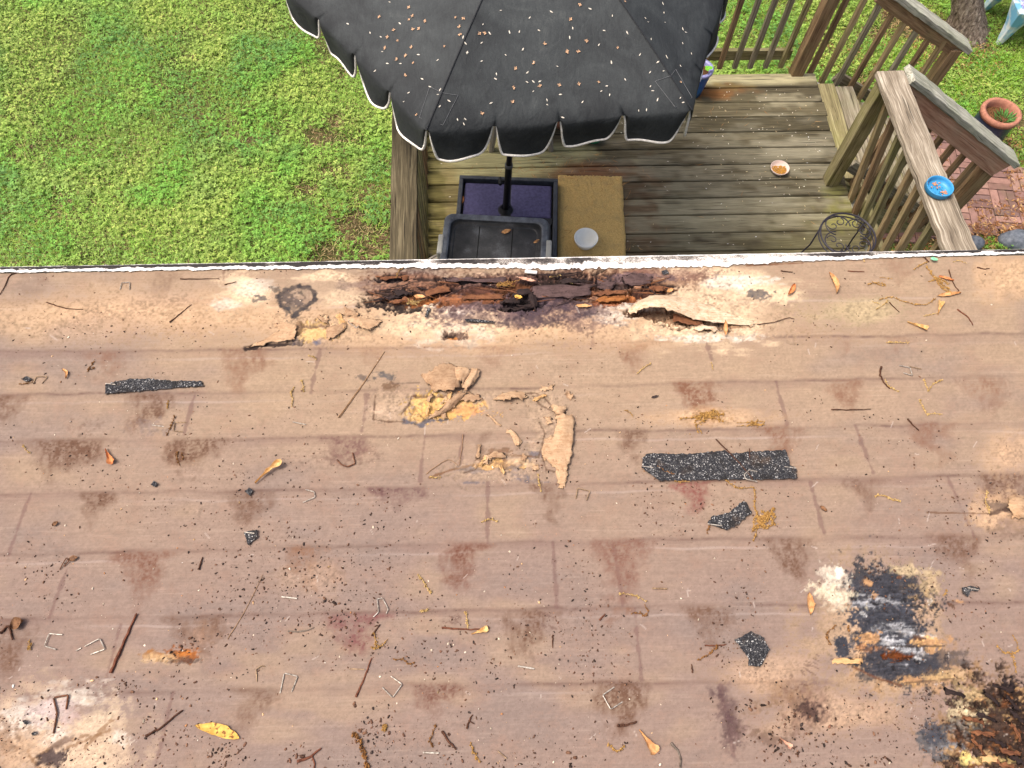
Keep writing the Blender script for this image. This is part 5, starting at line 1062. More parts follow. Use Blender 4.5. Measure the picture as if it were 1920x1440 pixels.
# folded paper flap left
patch('torn_paper', [[(642, 596, .001), (668, 594, .003), (700, 598, .004), (716, 601, .006)], [(655, 603, .004), (675, 600, .010), (700, 606, .010), (712, 608, .008)], [(672, 611, .009), (684, 612, .014), (694, 614, .013), (706, 611, .009)], [(688, 617, .012), (690, 618, .014), (692, 618, .013), (700, 614, .010)]], PAP2, 'folded triangular flap of brown paper', 5)
patch('torn_paper', [[(644, 576, .001), (656, 580, .004), (668, 586, .001)], [(648, 582, .002), (660, 588, .006), (674, 590, .001)], [(644, 588, .001), (658, 592, .003), (668, 594, .001)]], PAP, None, 4)
patch('torn_paper', [[(512, 606, .001), (535, 604, .001), (556, 610, .002)], [(520, 622, .001), (538, 624, .004), (554, 626, .006)], [(462, 651, .001), (510, 642, .004), (548, 638, .006)]], PAP2, None, 6, jag=1.5)
patch('torn_paper', [[(612, 612, .002), (630, 610, .006), (648, 604, .002)], [(610, 626, .002), (630, 624, .007), (650, 612, .003)], [(614, 634, .001), (628, 632, .004), (646, 618, .002)]], PAP, None, 5)
# crumpled wad in the middle
patch('torn_paper', [[(790, 704, .002), (806, 696, .010), (820, 684, .008), (834, 680, .002)], [(796, 714, .006), (812, 708, .024), (832, 694, .014), (850, 684, .004)], [(804, 722, .008), (818, 722, .018), (842, 712, .026), (866, 690, .008)], [(814, 734, .004), (830, 732, .014), (852, 730, .022), (870, 712, .012)]], PAP, 'crumpled wad of brown paper in the middle of the roof', 5)
patch('torn_paper', [[(846, 692, .004), (862, 686, .012), (878, 690, .016), (886, 692, .008)], [(846, 704, .010), (862, 698, .024), (876, 700, .020), (884, 702, .010)], [(850, 716, .012), (862, 716, .020), (868, 716, .018), (874, 714, .006)]], PAP2, None, 5)
patch('torn_paper', [[(886, 690, .010), (894, 690, .014), (900, 694, .008)], [(872, 710, .014), (886, 708, .020), (892, 712, .010)], [(864, 726, .008), (874, 730, .014), (884, 722, .008)]], PAP2, None, 5)
patch('torn_paper', [[(862, 732, .010), (868, 736, .012), (876, 736, .006)], [(842, 750, .014), (848, 756, .012), (856, 758, .003)], [(818, 772, .010), (822, 776, .008), (828, 778, .001)], [(802, 782, .003), (806, 784, .004), (812, 782, .001)]], PAP, 'narrow rolled tongue of torn paper over the bare patch', 5)
patch('torn_paper', [[(866, 738, .003), (884, 738, .006), (898, 740, .002)], [(862, 748, .003), (882, 752, .007), (904, 748, .003)]], PAP, None, 5)
patch('torn_paper', [[(926, 748, .002), (945, 736, .004), (970, 734, .003), (986, 738, .002)], [(928, 750, .003), (946, 744, .012), (968, 740, .012), (988, 744, .003)], [(930, 750, .002), (948, 749, .016), (966, 746, .015), (990, 746, .003)]], PAP2, None, 5)
# curled ribbon right of centre
patch('torn_paper', [[(1042, 780, .004), (1056, 774, .012), (1074, 782, .006)], [(1042, 800, .006), (1058, 798, .016), (1076, 802, .010)], [(1030, 832, .002), (1052, 826, .014), (1074, 834, .012)], [(1018, 858, .001), (1044, 854, .010), (1070, 860, .010)], [(1040, 876, .001), (1052, 882, .008), (1064, 874, .012)], [(1044, 898, .001), (1054, 902, .006), (1064, 896, .006)], [(1048, 914, .001), (1054, 916, .003), (1060, 910, .002)]], PAP2, 'long curled ribbon of brown paper right of the centre', 5)
patch('torn_paper', [[(1032, 762, .004), (1048, 760, .012), (1062, 762, .006)], [(1036, 770, .006), (1048, 770, .016), (1062, 766, .008)], [(1042, 776, .004), (1052, 778, .010), (1060, 772, .004)]], PAP2, None, 4)
patch('torn_paper', [[(1016, 722, .002), (1028, 724, .004), (1040, 722, .002)], [(1014, 734, .002), (1026, 732, .005), (1038, 732, .002)]], PAP2, None, 4)
patch('torn_paper', [[(1020, 826, .001), (1030, 818, .004), (1040, 814, .002)], [(1018, 850, .001), (1030, 848, .006), (1042, 850, .003)], [(1034, 868, .001), (1044, 870, .005), (1050, 872, .002)]], PAP2, None, 4)
patch('torn_paper', [[(950, 806, .002), (958, 804, .006), (966, 810, .003)], [(962, 824, .003), (970, 820, .008), (978, 828, .003)], [(968, 836, .002), (974, 836, .005), (972, 838, .001)]], PAP2, None, 4)
patch('torn_paper', [[(912, 776, .001), (918, 778, .003), (924, 784, .002)], [(926, 790, .002), (932, 792, .006), (938, 796, .003)], [(936, 798, .001), (940, 799, .003), (941, 798, .001)]], PAP2, None, 4)
patch('torn_paper', [[(914, 858, .001), (926, 848, .006), (945, 850, .003)], [(916, 862, .001), (930, 857, .010), (952, 856, .003)]], PAP, None, 4)
for k in range(22):
    x, y = ((770+RNG.random()*90, 730+RNG.random()*50), (1005+RNG.random()*70, 735+RNG.random()*170), (880+RNG.random()*110, 845+RNG.random()*45), (600+RNG.random()*100, 590+RNG.random()*45))[k % 4]; a_ = RNG.random()*6.28; L = 4+RNG.random()*9; w2 = 2+RNG.random()*4; ca, sa = math.cos(a_), math.sin(a_)
    patch('torn_paper', [[(x+u*L*ca-v_*w2*sa, y+u*L*sa+v_*w2*ca, .001+.006*RNG.random()) for u in (-1, 0, 1)] for v_ in (-1, 0, 1)], (PAP, PAP2, CRK)[k % 3], None, 3, jag=1.5)
# scrap at the right edge
patch('torn_paper', [[(1893, 935, .004), (1910, 932, .008), (1928, 938, .006), (1945, 944, .004)], [(1890, 948, .006), (1908, 946, .016), (1926, 950, .012), (1945, 956, .005)], [(1896, 962, .004), (1910, 964, .014), (1926, 964, .010), (1944, 966, .004)], [(1900, 970, .002), (1912, 972, .007), (1926, 970, .005), (1940, 972, .002)]], PAP2, 'curled tan paper scrap sticking up at the right edge', 5)
# rotten slabs and splinters in the eave
for (rows, m, lab) in [([[(1000, 536, .004), (1050, 534, .007), (1108, 536, .004)], [(998, 545, .005), (1050, 546, .009), (1108, 545, .005)], [(1002, 555, .003), (1052, 558, .007), (1104, 555, .003)]], ROT, 'broad purple-grey slab of rotten plywood'),
    ([[(1168, 516, .002), (1195, 514, .005), (1222, 518, .002)], [(1166, 526, .003), (1195, 527, .007), (1222, 528, .003)], [(1172, 533, .002), (1200, 533, .004), (1218, 533, .002)]], ROT, None),
    ([[(1122, 526, .003), (1138, 525, .006), (1154, 528, .003)], [(1122, 536, .004), (1138, 538, .007), (1150, 536, .003)], [(1130, 543, .002), (1140, 544, .004), (1146, 542, .002)]], ROT, None),
    ([[(700, 518, .002), (735, 517, .004), (768, 518, .002)], [(712, 522, .003), (735, 523, .006), (764, 523, .002)]], ROTR, None),
    ([[(830, 520, .003), (880, 522, .006), (950, 521, .003)], [(832, 526, .003), (880, 528, .007), (952, 527, .003)]], ROT, None),
    ([[(795, 548, .004), (820, 536, .006), (844, 538, .003)], [(800, 556, .004), (822, 548, .010), (846, 546, .003)]], ROTR, None),
    ([[(735, 546, .003), (755, 545, .006), (775, 549, .003)], [(738, 551, .003), (756, 552, .008), (774, 553, .003)]], ROTD, None),
    ([[(700, 562, .002), (722, 556, .004), (748, 554, .003)], [(702, 565, .002), (724, 562, .006), (748, 560, .003)]], ROTD, None),
    ([[(732, 566, .004), (756, 560, .006), (778, 556, .003)], [(736, 569, .003), (758, 565, .006), (778, 562, .003)]], ROTR, None),
    ([[(868, 556, .003), (905, 552, .005), (945, 552, .003)], [(870, 562, .003), (905, 561, .006), (944, 560, .003)]], ROTR, None),
    ([[(938, 564, .003), (955, 560, .008), (975, 562, .004)], [(938, 570, .003), (955, 569, .009), (974, 570, .004)]], ROTD, None),
    ([[(962, 548, .004), (985, 540, .008), (1000, 548, .004)], [(960, 556, .004), (984, 552, .010), (1000, 558, .004)]], ROTD, None),
    ([[(990, 552, .006), (998, 550, .009), (1005, 554, .004)], [(994, 566, .006), (1000, 566, .009), (1006, 566, .004)], [(998, 574, .003), (1002, 576, .005), (1005, 574, .002)]], ROTD, None),
    ([[(935, 580, .002), (965, 575, .004), (1004, 571, .003)], [(938, 582, .002), (966, 580, .005), (1002, 574, .003)]], ROTD, None),
    ([[(1112, 548, .003), (1140, 544, .005), (1175, 546, .003)], [(1114, 553, .003), (1142, 552, .007), (1174, 551, .003)]], ROTR, None),
    ([[(1118, 562, .002), (1150, 556, .005), (1180, 557, .003)], [(1122, 566, .002), (1152, 563, .006), (1178, 562, .003)]], papermat('rotten_orange_wood', (180, 116, 62), (128, 76, 42), 60, (60, 36, 26)), None),
    ([[(1050, 526, .003), (1072, 520, .006), (1094, 524, .003)], [(1052, 531, .003), (1074, 528, .007), (1094, 530, .003)]], ROTD, None),
    ([[(1215, 540, .003), (1232, 534, .007), (1250, 540, .003)], [(1218, 546, .003), (1234, 544, .008), (1248, 548, .003)]], ROTR, None)]:
    patch('rotten_splinter', rows, m, lab, 4, -.0015, 1.8, .0010)
for (x0, y0, x1, y1, m) in [(1212, 538, 1235, 556, ROTD), (1222, 534, 1228, 552, ROTR), (1238, 536, 1270, 545, ROTR), (905, 534, 935, 540, ROTD), (1040, 516, 1092, 510, ROTD), (820, 528, 860, 532, ROTR), (780, 538, 806, 545, ROTD), (712, 545, 746, 541, ROTD), (1100, 540, 1126, 533, ROTD), (1188, 548, 1240, 551, ROTR), (900, 541, 960, 546, ROTR), (1010, 514, 1050, 517, ROTD), (968, 572, 1000, 577, ROTD), (950, 543, 974, 551, ROTR)]:
    mb = MB(); mb.tube([Rp(x0, y0, .003), Rp((x0+x1)/2, (y0+y1)/2, .008), Rp(x1, y1, .003)], [.0010, .0022, .0008], 5); mb.build('rotten_splinter', m, roof)
patch('cork_crust', [[(1562, 1236, .001), (1590, 1234, .003), (1617, 1232, .001)], [(1563, 1242, .001), (1590, 1240, .004), (1616, 1242, .001)], [(1570, 1245, .001), (1592, 1244, .003), (1614, 1245, .001)]], CRK, None, 4)
patch('cork_crust', [[(1838, 1420, .001), (1856, 1416, .004), (1872, 1422, .001)], [(1842, 1430, .001), (1858, 1428, .005), (1872, 1430, .001)]], CRK, None, 4)
for (x, y, a_) in [(1880, 1290, .3), (1900, 1320, .8), (1850, 1345, .4), (1905, 1370, 1.0), (1870, 1390, .5), (1895, 1410, .2), (1835, 1400, .9), (1910, 1345, .6), (1860, 1310, .7), (1825, 1350, .2), (1885, 1435, .4), (1845, 1375, .1), (1790, 1300, .3), (1910, 1425, .5)]:
    dx, dy = 20*math.cos(a_), 20*math.sin(a_); patch('rotten_splinter', [[(x-dx, y-dy-4, .001), (x, y-4, .005), (x+dx, y+dy-3, .002)], [(x-dx, y-dy+3, .001), (x, y+4, .006), (x+dx, y+dy+3, .001)]], (ROTD, ROTR, ROTD, ROTR)[int(x) % 4], None, 4, -.0012, 2.0, .0012)
ORW = papermat('rotten_orange_fibre', (150, 96, 58), (96, 60, 38), 60, (50, 32, 24))
for k in range(46):
    x, y = ((700+RNG.random()*110, 532+RNG.random()*34), (840+RNG.random()*260, 520+RNG.random()*44), (1090+RNG.random()*170, 520+RNG.random()*44))[k % 3]; L = 8+RNG.random()*22; a_ = RNG.normal(0, .22); dx, dy = L*math.cos(a_), L*math.sin(a_); r_ = .0006+.0012*RNG.random()
    mb = MB(); mb.tube([Rp(x-dx, y-dy, .001), Rp(x, y+RNG.normal(0, 1), .003+.005*RNG.random()), Rp(x+dx, y+dy, .001+.004*RNG.random())], [r_*.6, r_, r_*.3], 4); mb.build('rotten_splinter', (ROTD, ROTR, ROT, ORW)[int(RNG.integers(0, 4))], roof)
# ================================================================== shingle scraps
b = NB('granule_shingle'); v = b.pos(); vc = b.vor(v, 520); vd = b.vor(v, 520, 'Distance'); n2 = b.noise(v, 28, 4, .6)
sep = b.n('ShaderNodeSeparateColor'); b.t.links.new(vc, sep.inputs[0])
col = b.ramp(sep.outputs[0], [(.0, tuple(lin((30, 30, 33)))), (.45, tuple(lin((52, 52, 56)))), (.80, tuple(lin((72, 72, 74)))), (.93, tuple(lin((108, 106, 104)))), (.995, tuple(lin((196, 194, 190))))])
col = b.mix(b.ramp(b.noise(v, 42, 5, .7), [(.52, 0.0), (.60, .85)]), b.mix(b.ramp(n2, [(.55, 0.0), (.72, .4)]), col, tuple(lin((96, 74, 52)))), tuple(lin((40, 38, 38))))
b.bump(b.math('SUBTRACT', 1.0, vd), .9, .0025); SHG = b.out(col, .9, .25)
def scrap(label, poly, th=.0048, jag=1.3, lift=0.0, curl=.0022):
    P = []
    n = len(poly)
    for i in range(n):
        a, c = np.array(poly[i], float), np.array(poly[(i+1) % n], float); L = np.linalg.norm(c-a); m = max(2, int(L/3.5))
        for k in range(m): P.append(a+(c-a)*k/m+RNG.normal(0, jag, 2)*.6)
    P = np.array(P); cx = P.mean(0)
    bm = bmesh.new(); org = Rp(cx[0], cx[1], 0)
    def hh(p): return th+lift+curl*((p[0]-cx[0])/max(1, np.ptp(P[:, 0])))**2*4
    vs = [bm.verts.new(Vector(Rp(p[0], p[1], hh(p))-org)) for p in P]; f = bm.faces.new(vs); f.normal_update()
    if f.normal.dot(Vector(RN)) < 0: f.normal_flip()
    vb = [bm.verts.new(Vector(Rp(p[0], p[1], hh(p)-th+.0004)-org)) for p in P]; m = len(P)
    for i in range(m): bm.faces.new((vs[i], vs[(i+1) % m], vb[(i+1) % m], vb[i]))
    bmesh.ops.triangulate(bm, faces=[f]); bmesh.ops.recalc_face_normals(bm, faces=bm.faces)
    me = bpy.data.meshes.new('shingle_scrap'); bm.to_mesh(me); bm.free(); me.materials.append(SHG)
    o = bpy.data.objects.new('shingle_scrap', me); link(o, None, org); return tag(o, label, 'shingle scrap', 'torn shingle scraps on the roof')
scrap('long thin grey shingle sliver at left, tapering to the right', [(197, 738), (197, 721), (217, 715), (247, 710), (277, 710), (320, 713), (377, 715), (379, 723), (287, 731)])
scrap('largest grey shingle strip, a wide rectangle right of centre', [(1204, 859), (1216, 850), (1289, 851), (1345, 846), (1360, 845), (1374, 849), (1473, 843), (1482, 871), (1494, 878), (1494, 897), (1463, 898), (1235, 901), (1204, 876)])
scrap('curved grey shingle scrap just below the large rectangular strip', [(1327, 980), (1336, 967), (1367, 961), (1393, 940), (1399, 941), (1409, 961), (1383, 985), (1362, 994)])
scrap('ragged black shingle scrap at lower right, left of the black rot', [(1378, 1200), (1408, 1183), (1432, 1195), (1442, 1217), (1433, 1237), (1425, 1250), (1403, 1248), (1403, 1233)])
scrap('small pointed shingle scrap with a staple across its top', [(457, 998), (482, 993), (482, 1007), (465, 1022)], jag=.8)
scrap('tiny rounded shingle crumb under the oak leaf', [(458, 921), (467, 914), (474, 920), (468, 929)], jag=.8)
scrap('tiny dark shingle chip beside a bent staple, far left', [(38, 710), (50, 705), (61, 711), (50, 716)], jag=.6)
scrap('tiny black shingle crumb right of the orange leaf', [(282, 909), (288, 901), (295, 906), (290, 914)], jag=.8)
scrap('hooked black shingle shred right of the black rot', [(1804, 1102), (1820, 1098), (1838, 1103), (1834, 1109), (1820, 1107), (1815, 1119), (1806, 1112)], jag=.8)
scrap('narrow dark shingle shred below the rotten eave', [(872, 598), (890, 598), (926, 602), (925, 606), (895, 604), (873, 602)], jag=.5)
scrap('short dark shingle shred standing left of the bleached wood', [(796, 594), (802, 577), (806, 578), (801, 595)], jag=.5)
scrap('small dark chip at the right end of the rot', [(1240, 508), (1250, 505), (1254, 512), (1244, 515)], jag=.6)
scrap('charcoal chip low at left, on the bleached knot', [(42, 1352), (49, 1350), (52, 1357), (45, 1358)], jag=.6)
scrap('charcoal flake beside the lower left dark knot', [(58, 1375), (65, 1371), (66, 1377), (61, 1379)], jag=.5)
# ================================================================== staples
STL = simple('galvanised_wire', (186, 178, 166), .4, .5, metal=.15, sc=200, rgb2=(96, 84, 72), bump=.1); STR = simple('rusted_wire', (116, 72, 46), .7, .3, sc=220, rgb2=(66, 42, 30)); STB = simple('bronzed_wire', (160, 134, 102), .45, .4, metal=.3, sc=200, rgb2=(92, 70, 52))
def staple(label, pts, m=STL, r=.00105, h=.0018, hs=None):
    P = [Rp(x, y, (hs[i] if hs else h)+(.0015 if 0 < i < len(pts)-1 else 0)) for i, (x, y) in enumerate(pts)]
    Q = [P[0]]
    for i in range(1, len(P)-1):
        a, c, d = P[i-1], P[i], P[i+1]; e = .0015
        Q += [c+(a-c)/np.linalg.norm(a-c)*e, c+(d-c)/np.linalg.norm(d-c)*e]
    Q.append(P[-1]); mb = MB(); mb.tube(Q, r, 6)
    return tag(mb.build('staple', m), label, 'staple', 'loose roofing staples')
H4 = .0062
for a in [('pale bent staple near the eave at left', [(225, 543), (228, 530), (243, 529), (243, 543)]), ('bronze staple beside the tiny dark chip, far left', [(62, 720), (68, 706), (89, 706), (79, 719)], STB),
    ('straight bright staple on the left end of the long shingle sliver', [(198, 719), (216, 721)], STL, .0012, H4), ('short straight staple left of a square open one', [(285, 797), (307, 800)]), ('square open staple beside a catkin, left', [(350, 792), (328, 792), (325, 808), (343, 810)], STB),
    ('square open staple at lower left, opening to the right', [(117, 1190), (92, 1188), (83, 1211), (106, 1218)]), ('square open staple at lower left, opening to the left', [(159, 1212), (187, 1197), (197, 1217), (170, 1227)]), ('rusty staple standing on the bleached knot, lower left', [(100, 1375), (107, 1337), (100, 1308), (128, 1303), (124, 1330)], STR, .0016),
    ('straight staple across the small pointed shingle scrap', [(458, 998), (477, 1000)], STL, .0012, H4), ('thick straight staple above the three lower staples', [(528, 1119), (557, 1122)], STL, .0016), ('splayed bright staple shaped like a tent, lower middle', [(700, 1157), (710, 1147), (707, 1123), (717, 1121), (728, 1142), (724, 1151)]),
    ('hooked brown staple, left one of the lower three', [(482, 1278), (480, 1255), (490, 1248), (497, 1250)], STB), ('wide open staple pointing down, middle one of the lower three', [(525, 1300), (533, 1262), (558, 1268), (547, 1297)]), ('straight staple touching the red-brown twig', [(655, 1254), (683, 1255)], STB), ('boxy staple right of the red-brown twig', [(733, 1268), (754, 1283), (736, 1308), (717, 1289)]),
    ('straight thick staple alone at bottom centre', [(971, 1249), (1002, 1254)], STL, .0016), ('open staple lying on a dark tab stain', [(1152, 1288), (1130, 1303), (1145, 1330), (1167, 1316)]), ('straight staple at the very bottom, left of centre', [(793, 1411), (823, 1412)], STL, .0015), ('short slanting staple at the very bottom, centre', [(933, 1408), (950, 1422)], STB), ('straight dark-ended staple left of the ragged black scrap', [(1223, 1103), (1251, 1104)], STB, .0016),
    ('bright staple on the hooked black shred', [(1814, 1102), (1835, 1106)], STL, .0012, H4), ('straight staple at the left end of the large shingle strip', [(1203, 874), (1225, 877)], STL, .0012, H4), ('curled bright staple on the large shingle strip', [(1420, 884), (1405, 881), (1395, 890), (1398, 898), (1420, 903)], STL, .0012, H4), ('bright staple at the right end of the large shingle strip', [(1471, 875), (1493, 878)], STL, .0012, H4), ('straight staple on the curved shingle scrap', [(1327, 982), (1354, 986)], STL, .0012, H4),
    ('square staple pointing down, right of the curled paper ribbon', [(1080, 935), (1083, 915), (1106, 921), (1100, 938)], STB), ('straight staple with a dark end, below the brown smear', [(549, 791), (573, 796)]), ('curved pale staple near the tiny rounded crumb', [(573, 918), (589, 922), (591, 932), (568, 942)]), ('rusty curved wire staple on a red stain', [(632, 862), (640, 871), (652, 875), (666, 869), (661, 849)], STR, .0014),
    ('zigzag staple at upper right', [(1686, 685), (1706, 689), (1711, 704), (1694, 699)]), ('bronze staple crossing the zigzag one', [(1705, 687), (1728, 692)], STB), ('pale staple stuck in the folded paper flap', [(655, 600), (653, 604), (669, 615), (672, 611)], STL, .0012, .012), ('short pale staple at far left, left one of a pair', [(143, 1220), (152, 1215)], STL, .0011), ('dark bent staple hooked beside a brown seed, left', [(112, 1068), (118, 1056), (125, 1045), (129, 1052), (120, 1062)], STR)]: staple(*a)
wc = MB(); wc.beam(Rp(984, 509, .010), Rp(1007, 511, .010), .010, .004, RN, 2); tag(wc.build('metal_clip', simple('white_clip', (226, 222, 214), .5), bevel=.001), 'small white metal clip at the top of the rot by the eave', 'clip')
# ================================================================== twigs
TWB = simple('dark_twig', (92, 62, 48), .9, .1, sc=160, rgb2=(54, 38, 30), bump=.5); TWR = simple('red_twig', (120, 76, 58), .9, .1, sc=160, rgb2=(78, 48, 38), bump=.5); TWS = simple('straw', (156, 124, 92), .8, .2, sc=160, rgb2=(116, 88, 64)); TWG = simple('grey_twig', (128, 116, 104), .9, .1, sc=160, rgb2=(70, 60, 54), bump=.5)
def twig(label, pts, r=.0012, m=TWB, side=(), h=None):
    P = [Rp(x, y, h or (r*.9+.0012*RNG.random())) for x, y in pts]; P = resample(np.array(P), 5) if len(P) > 2 else np.array([P[0]+(P[1]-P[0])*t for t in np.linspace(0, 1, 7)])
    P = P+RNG.normal(0, r*.25, P.shape); n = len(P); rr_ = r*(1.0-.45*np.linspace(0, 1, n))*(1+.25*RNG.random(n)); mb = MB(); mb.tube(P, rr_, 6)
    for s_ in side: mb.tube([Rp(x, y, r) for x, y in s_], r*.6, 5)
    return tag(mb.build('twig', m), label, 'twig', 'twigs on the roof')
for a in [('thin dark twig near the eave at left, nearly level', [(88, 567), (123, 578), (155, 580)], .0014), ('thin brown twig slanting up, left of the charred ring', [(318, 604), (338, 588), (359, 571)], .0014), ('crooked forked twig at the top left corner by the eave', [(40, 508), (18, 517), (10, 535), (0, 552)], .0016), ('short straight dark twig close to the eave at left', [(338, 523), (370, 523), (410, 522)], .0014), ('tiny twig left of the charred ring by the eave', [(421, 534), (443, 528)], .0014),
    ('thickest nail-like brown twig at lower left', [(207, 1262), (226, 1218), (243, 1180), (257, 1150)], .0030, TWR), ('feathery dark twig right of the bleached knot', [(272, 1380), (303, 1363), (342, 1330)], .0020), ('dark twig with brown leaf at the left edge', [(0, 1188), (15, 1174), (23, 1200)], .0022), ('thin straight grass stalk left of centre bottom', [(427, 1198), (462, 1140), (493, 1077)], .0008, TWS), ('long pale pine needle pair left of the paper wad', [(634, 783), (680, 720), (721, 659)], .0012, TWS, [[(637, 783), (684, 716), (721, 659)]]),
    ('red-brown straight twig between two staples, bottom', [(667, 1307), (683, 1270), (697, 1233)], .0019, TWR), ('small slanting grey twig above the lower staples', [(540, 1184), (565, 1184), (589, 1177)], .0014, TWG), ('short dark twig above a golden catkin, bottom', [(697, 1193), (712, 1171)], .0018), ('brown forked twig at the bottom edge', [(557, 1428), (580, 1420), (602, 1403)], .0022, TWR, [[(585, 1418), (590, 1432), (588, 1445)]]), ('blackened knobby twig at the bottom, centre', [(828, 1370), (842, 1390), (855, 1405)], .0022), ('small black forked twig above the knobby one', [(875, 1366), (880, 1352), (886, 1340)], .0017, TWB, [[(880, 1352), (889, 1357)]]),
    ('tiny upright twig in the bottom centre', [(1037, 1190), (1036, 1215)], .0015), ('tiny slanting red twig right of centre bottom', [(1123, 1163), (1135, 1151)], .0017, TWR), ('dark twig lying under a staple on the tab stain', [(1157, 1360), (1175, 1359), (1193, 1353)], .0022), ('grey bent twig running off the bottom edge', [(1258, 1393), (1273, 1413), (1277, 1445)], .0020, TWG), ('thin level twig with a pale bud, lower right', [(1322, 1210), (1345, 1211), (1362, 1208)], .0013, TWR), ('dark level twig with a leaf at its right end, bottom', [(828, 1177), (865, 1180), (905, 1179)], .0017, TWR),
    ('curved dark twig with a pale catkin tip, upper right', [(1652, 687), (1651, 704), (1658, 718), (1668, 728)], .0022), ('short brown twig at far upper right', [(1795, 580), (1814, 594), (1824, 610)], .0018, TWR), ('straight twig descending from the eave, upper right', [(1779, 506), (1787, 530), (1801, 549)], .0014), ('short twig below the long catkin, upper right', [(1668, 567), (1686, 585)], .0014), ('dark twig sticking out of the eave edge, right', [(1722, 473), (1732, 482), (1742, 492)], .0022), ('level dark twig with buds, right', [(1559, 768), (1595, 768), (1632, 767)], .0014), ('short rough twig below the level one, right', [(1702, 785), (1712, 797), (1722, 807)], .0018),
    ('long dark twig lying across the large shingle strip', [(1342, 823), (1374, 855), (1395, 878), (1411, 898)], .0014, TWB, (), .0055), ('second short twig across the large shingle strip', [(1405, 841), (1406, 860)], .0012, TWB, (), .0055), ('tiny bark sliver, left', [(372, 1068), (380, 1045)], .0018), ('thin split twig right of the bleached veneer', [(1420, 608), (1452, 604), (1477, 596), (1490, 598)], .0011), ('thin upright line of straw below the torn patch', [(868, 815), (866, 840), (861, 873)], .0008, TWS), ('bent straw stalk lower left of the torn strip', [(799, 889), (820, 873), (842, 862), (860, 874)], .0008, TWS),
    ('small dark bud twig at upper right near the eave', [(1832, 501), (1845, 504), (1856, 503)], .0018), ('tiny dark twig by the eave right of the rot', [(1464, 508), (1474, 509), (1486, 510)], .0015), ('tiny brown twig by the eave right of the tiny dark one', [(1590, 508), (1606, 509), (1620, 509)], .0014, TWR), ('twig with a knob at the lower right, on a brown stain', [(1299, 1262), (1296, 1245)], .0014)]: twig(*a)
# ================================================================== oak catkins
CTY = simple('golden_catkin', (184, 146, 86), .9, .1, sc=220, rgb2=(128, 92, 48), bump=.4); CTP = simple('straw_catkin', (204, 176, 118), .9, .1, sc=220, rgb2=(150, 116, 68), bump=.4); CTB = simple('brown_catkin', (146, 104, 60), .9, .1, sc=220, rgb2=(92, 60, 36), bump=.4)
def catkin(label, lines, r=.0014, m=CTP, den=1.0, h=.0018):
    mb = MB(); lines = [lines] if not isinstance(lines[0], list) else lines
    for pts in lines:
        P = np.array([Rp(x, y, h+.001*RNG.random()) for x, y in pts]); P = resample(P, 8) if len(P) > 2 else np.array([P[0]+(P[-1]-P[0])*t for t in np.linspace(0, 1, 10)])
        P = P+RNG.normal(0, r*.35, P.shape); mb.tube(P, r*.35, 4); L = np.sum(np.linalg.norm(np.diff(P, axis=0), axis=1)); n = int(L/.0019*den)
        for i in range(n):
            t = RNG.random()*(len(P)-1); k = int(t); c = P[k]+(P[min(k+1, len(P)-1)]-P[k])*(t-k); mb.bead(c+RNG.normal(0, r*.6, 3)+RN*r*.3, r*(.55+.6*RNG.random()))
    return tag(mb.build('oak_catkin', m), label, 'catkin', 'dry oak catkins on the roof')
def spray(cx, cy, n, rx, ry): return [[(cx+RNG.normal(0, rx*.25), cy+RNG.normal(0, ry*.25)), (cx+rx*RNG.normal(0, .5), cy+ry*RNG.normal(0, .5)), (cx+rx*RNG.normal(0, .9), cy+ry*RNG.normal(0, .9))] for _ in range(n)]
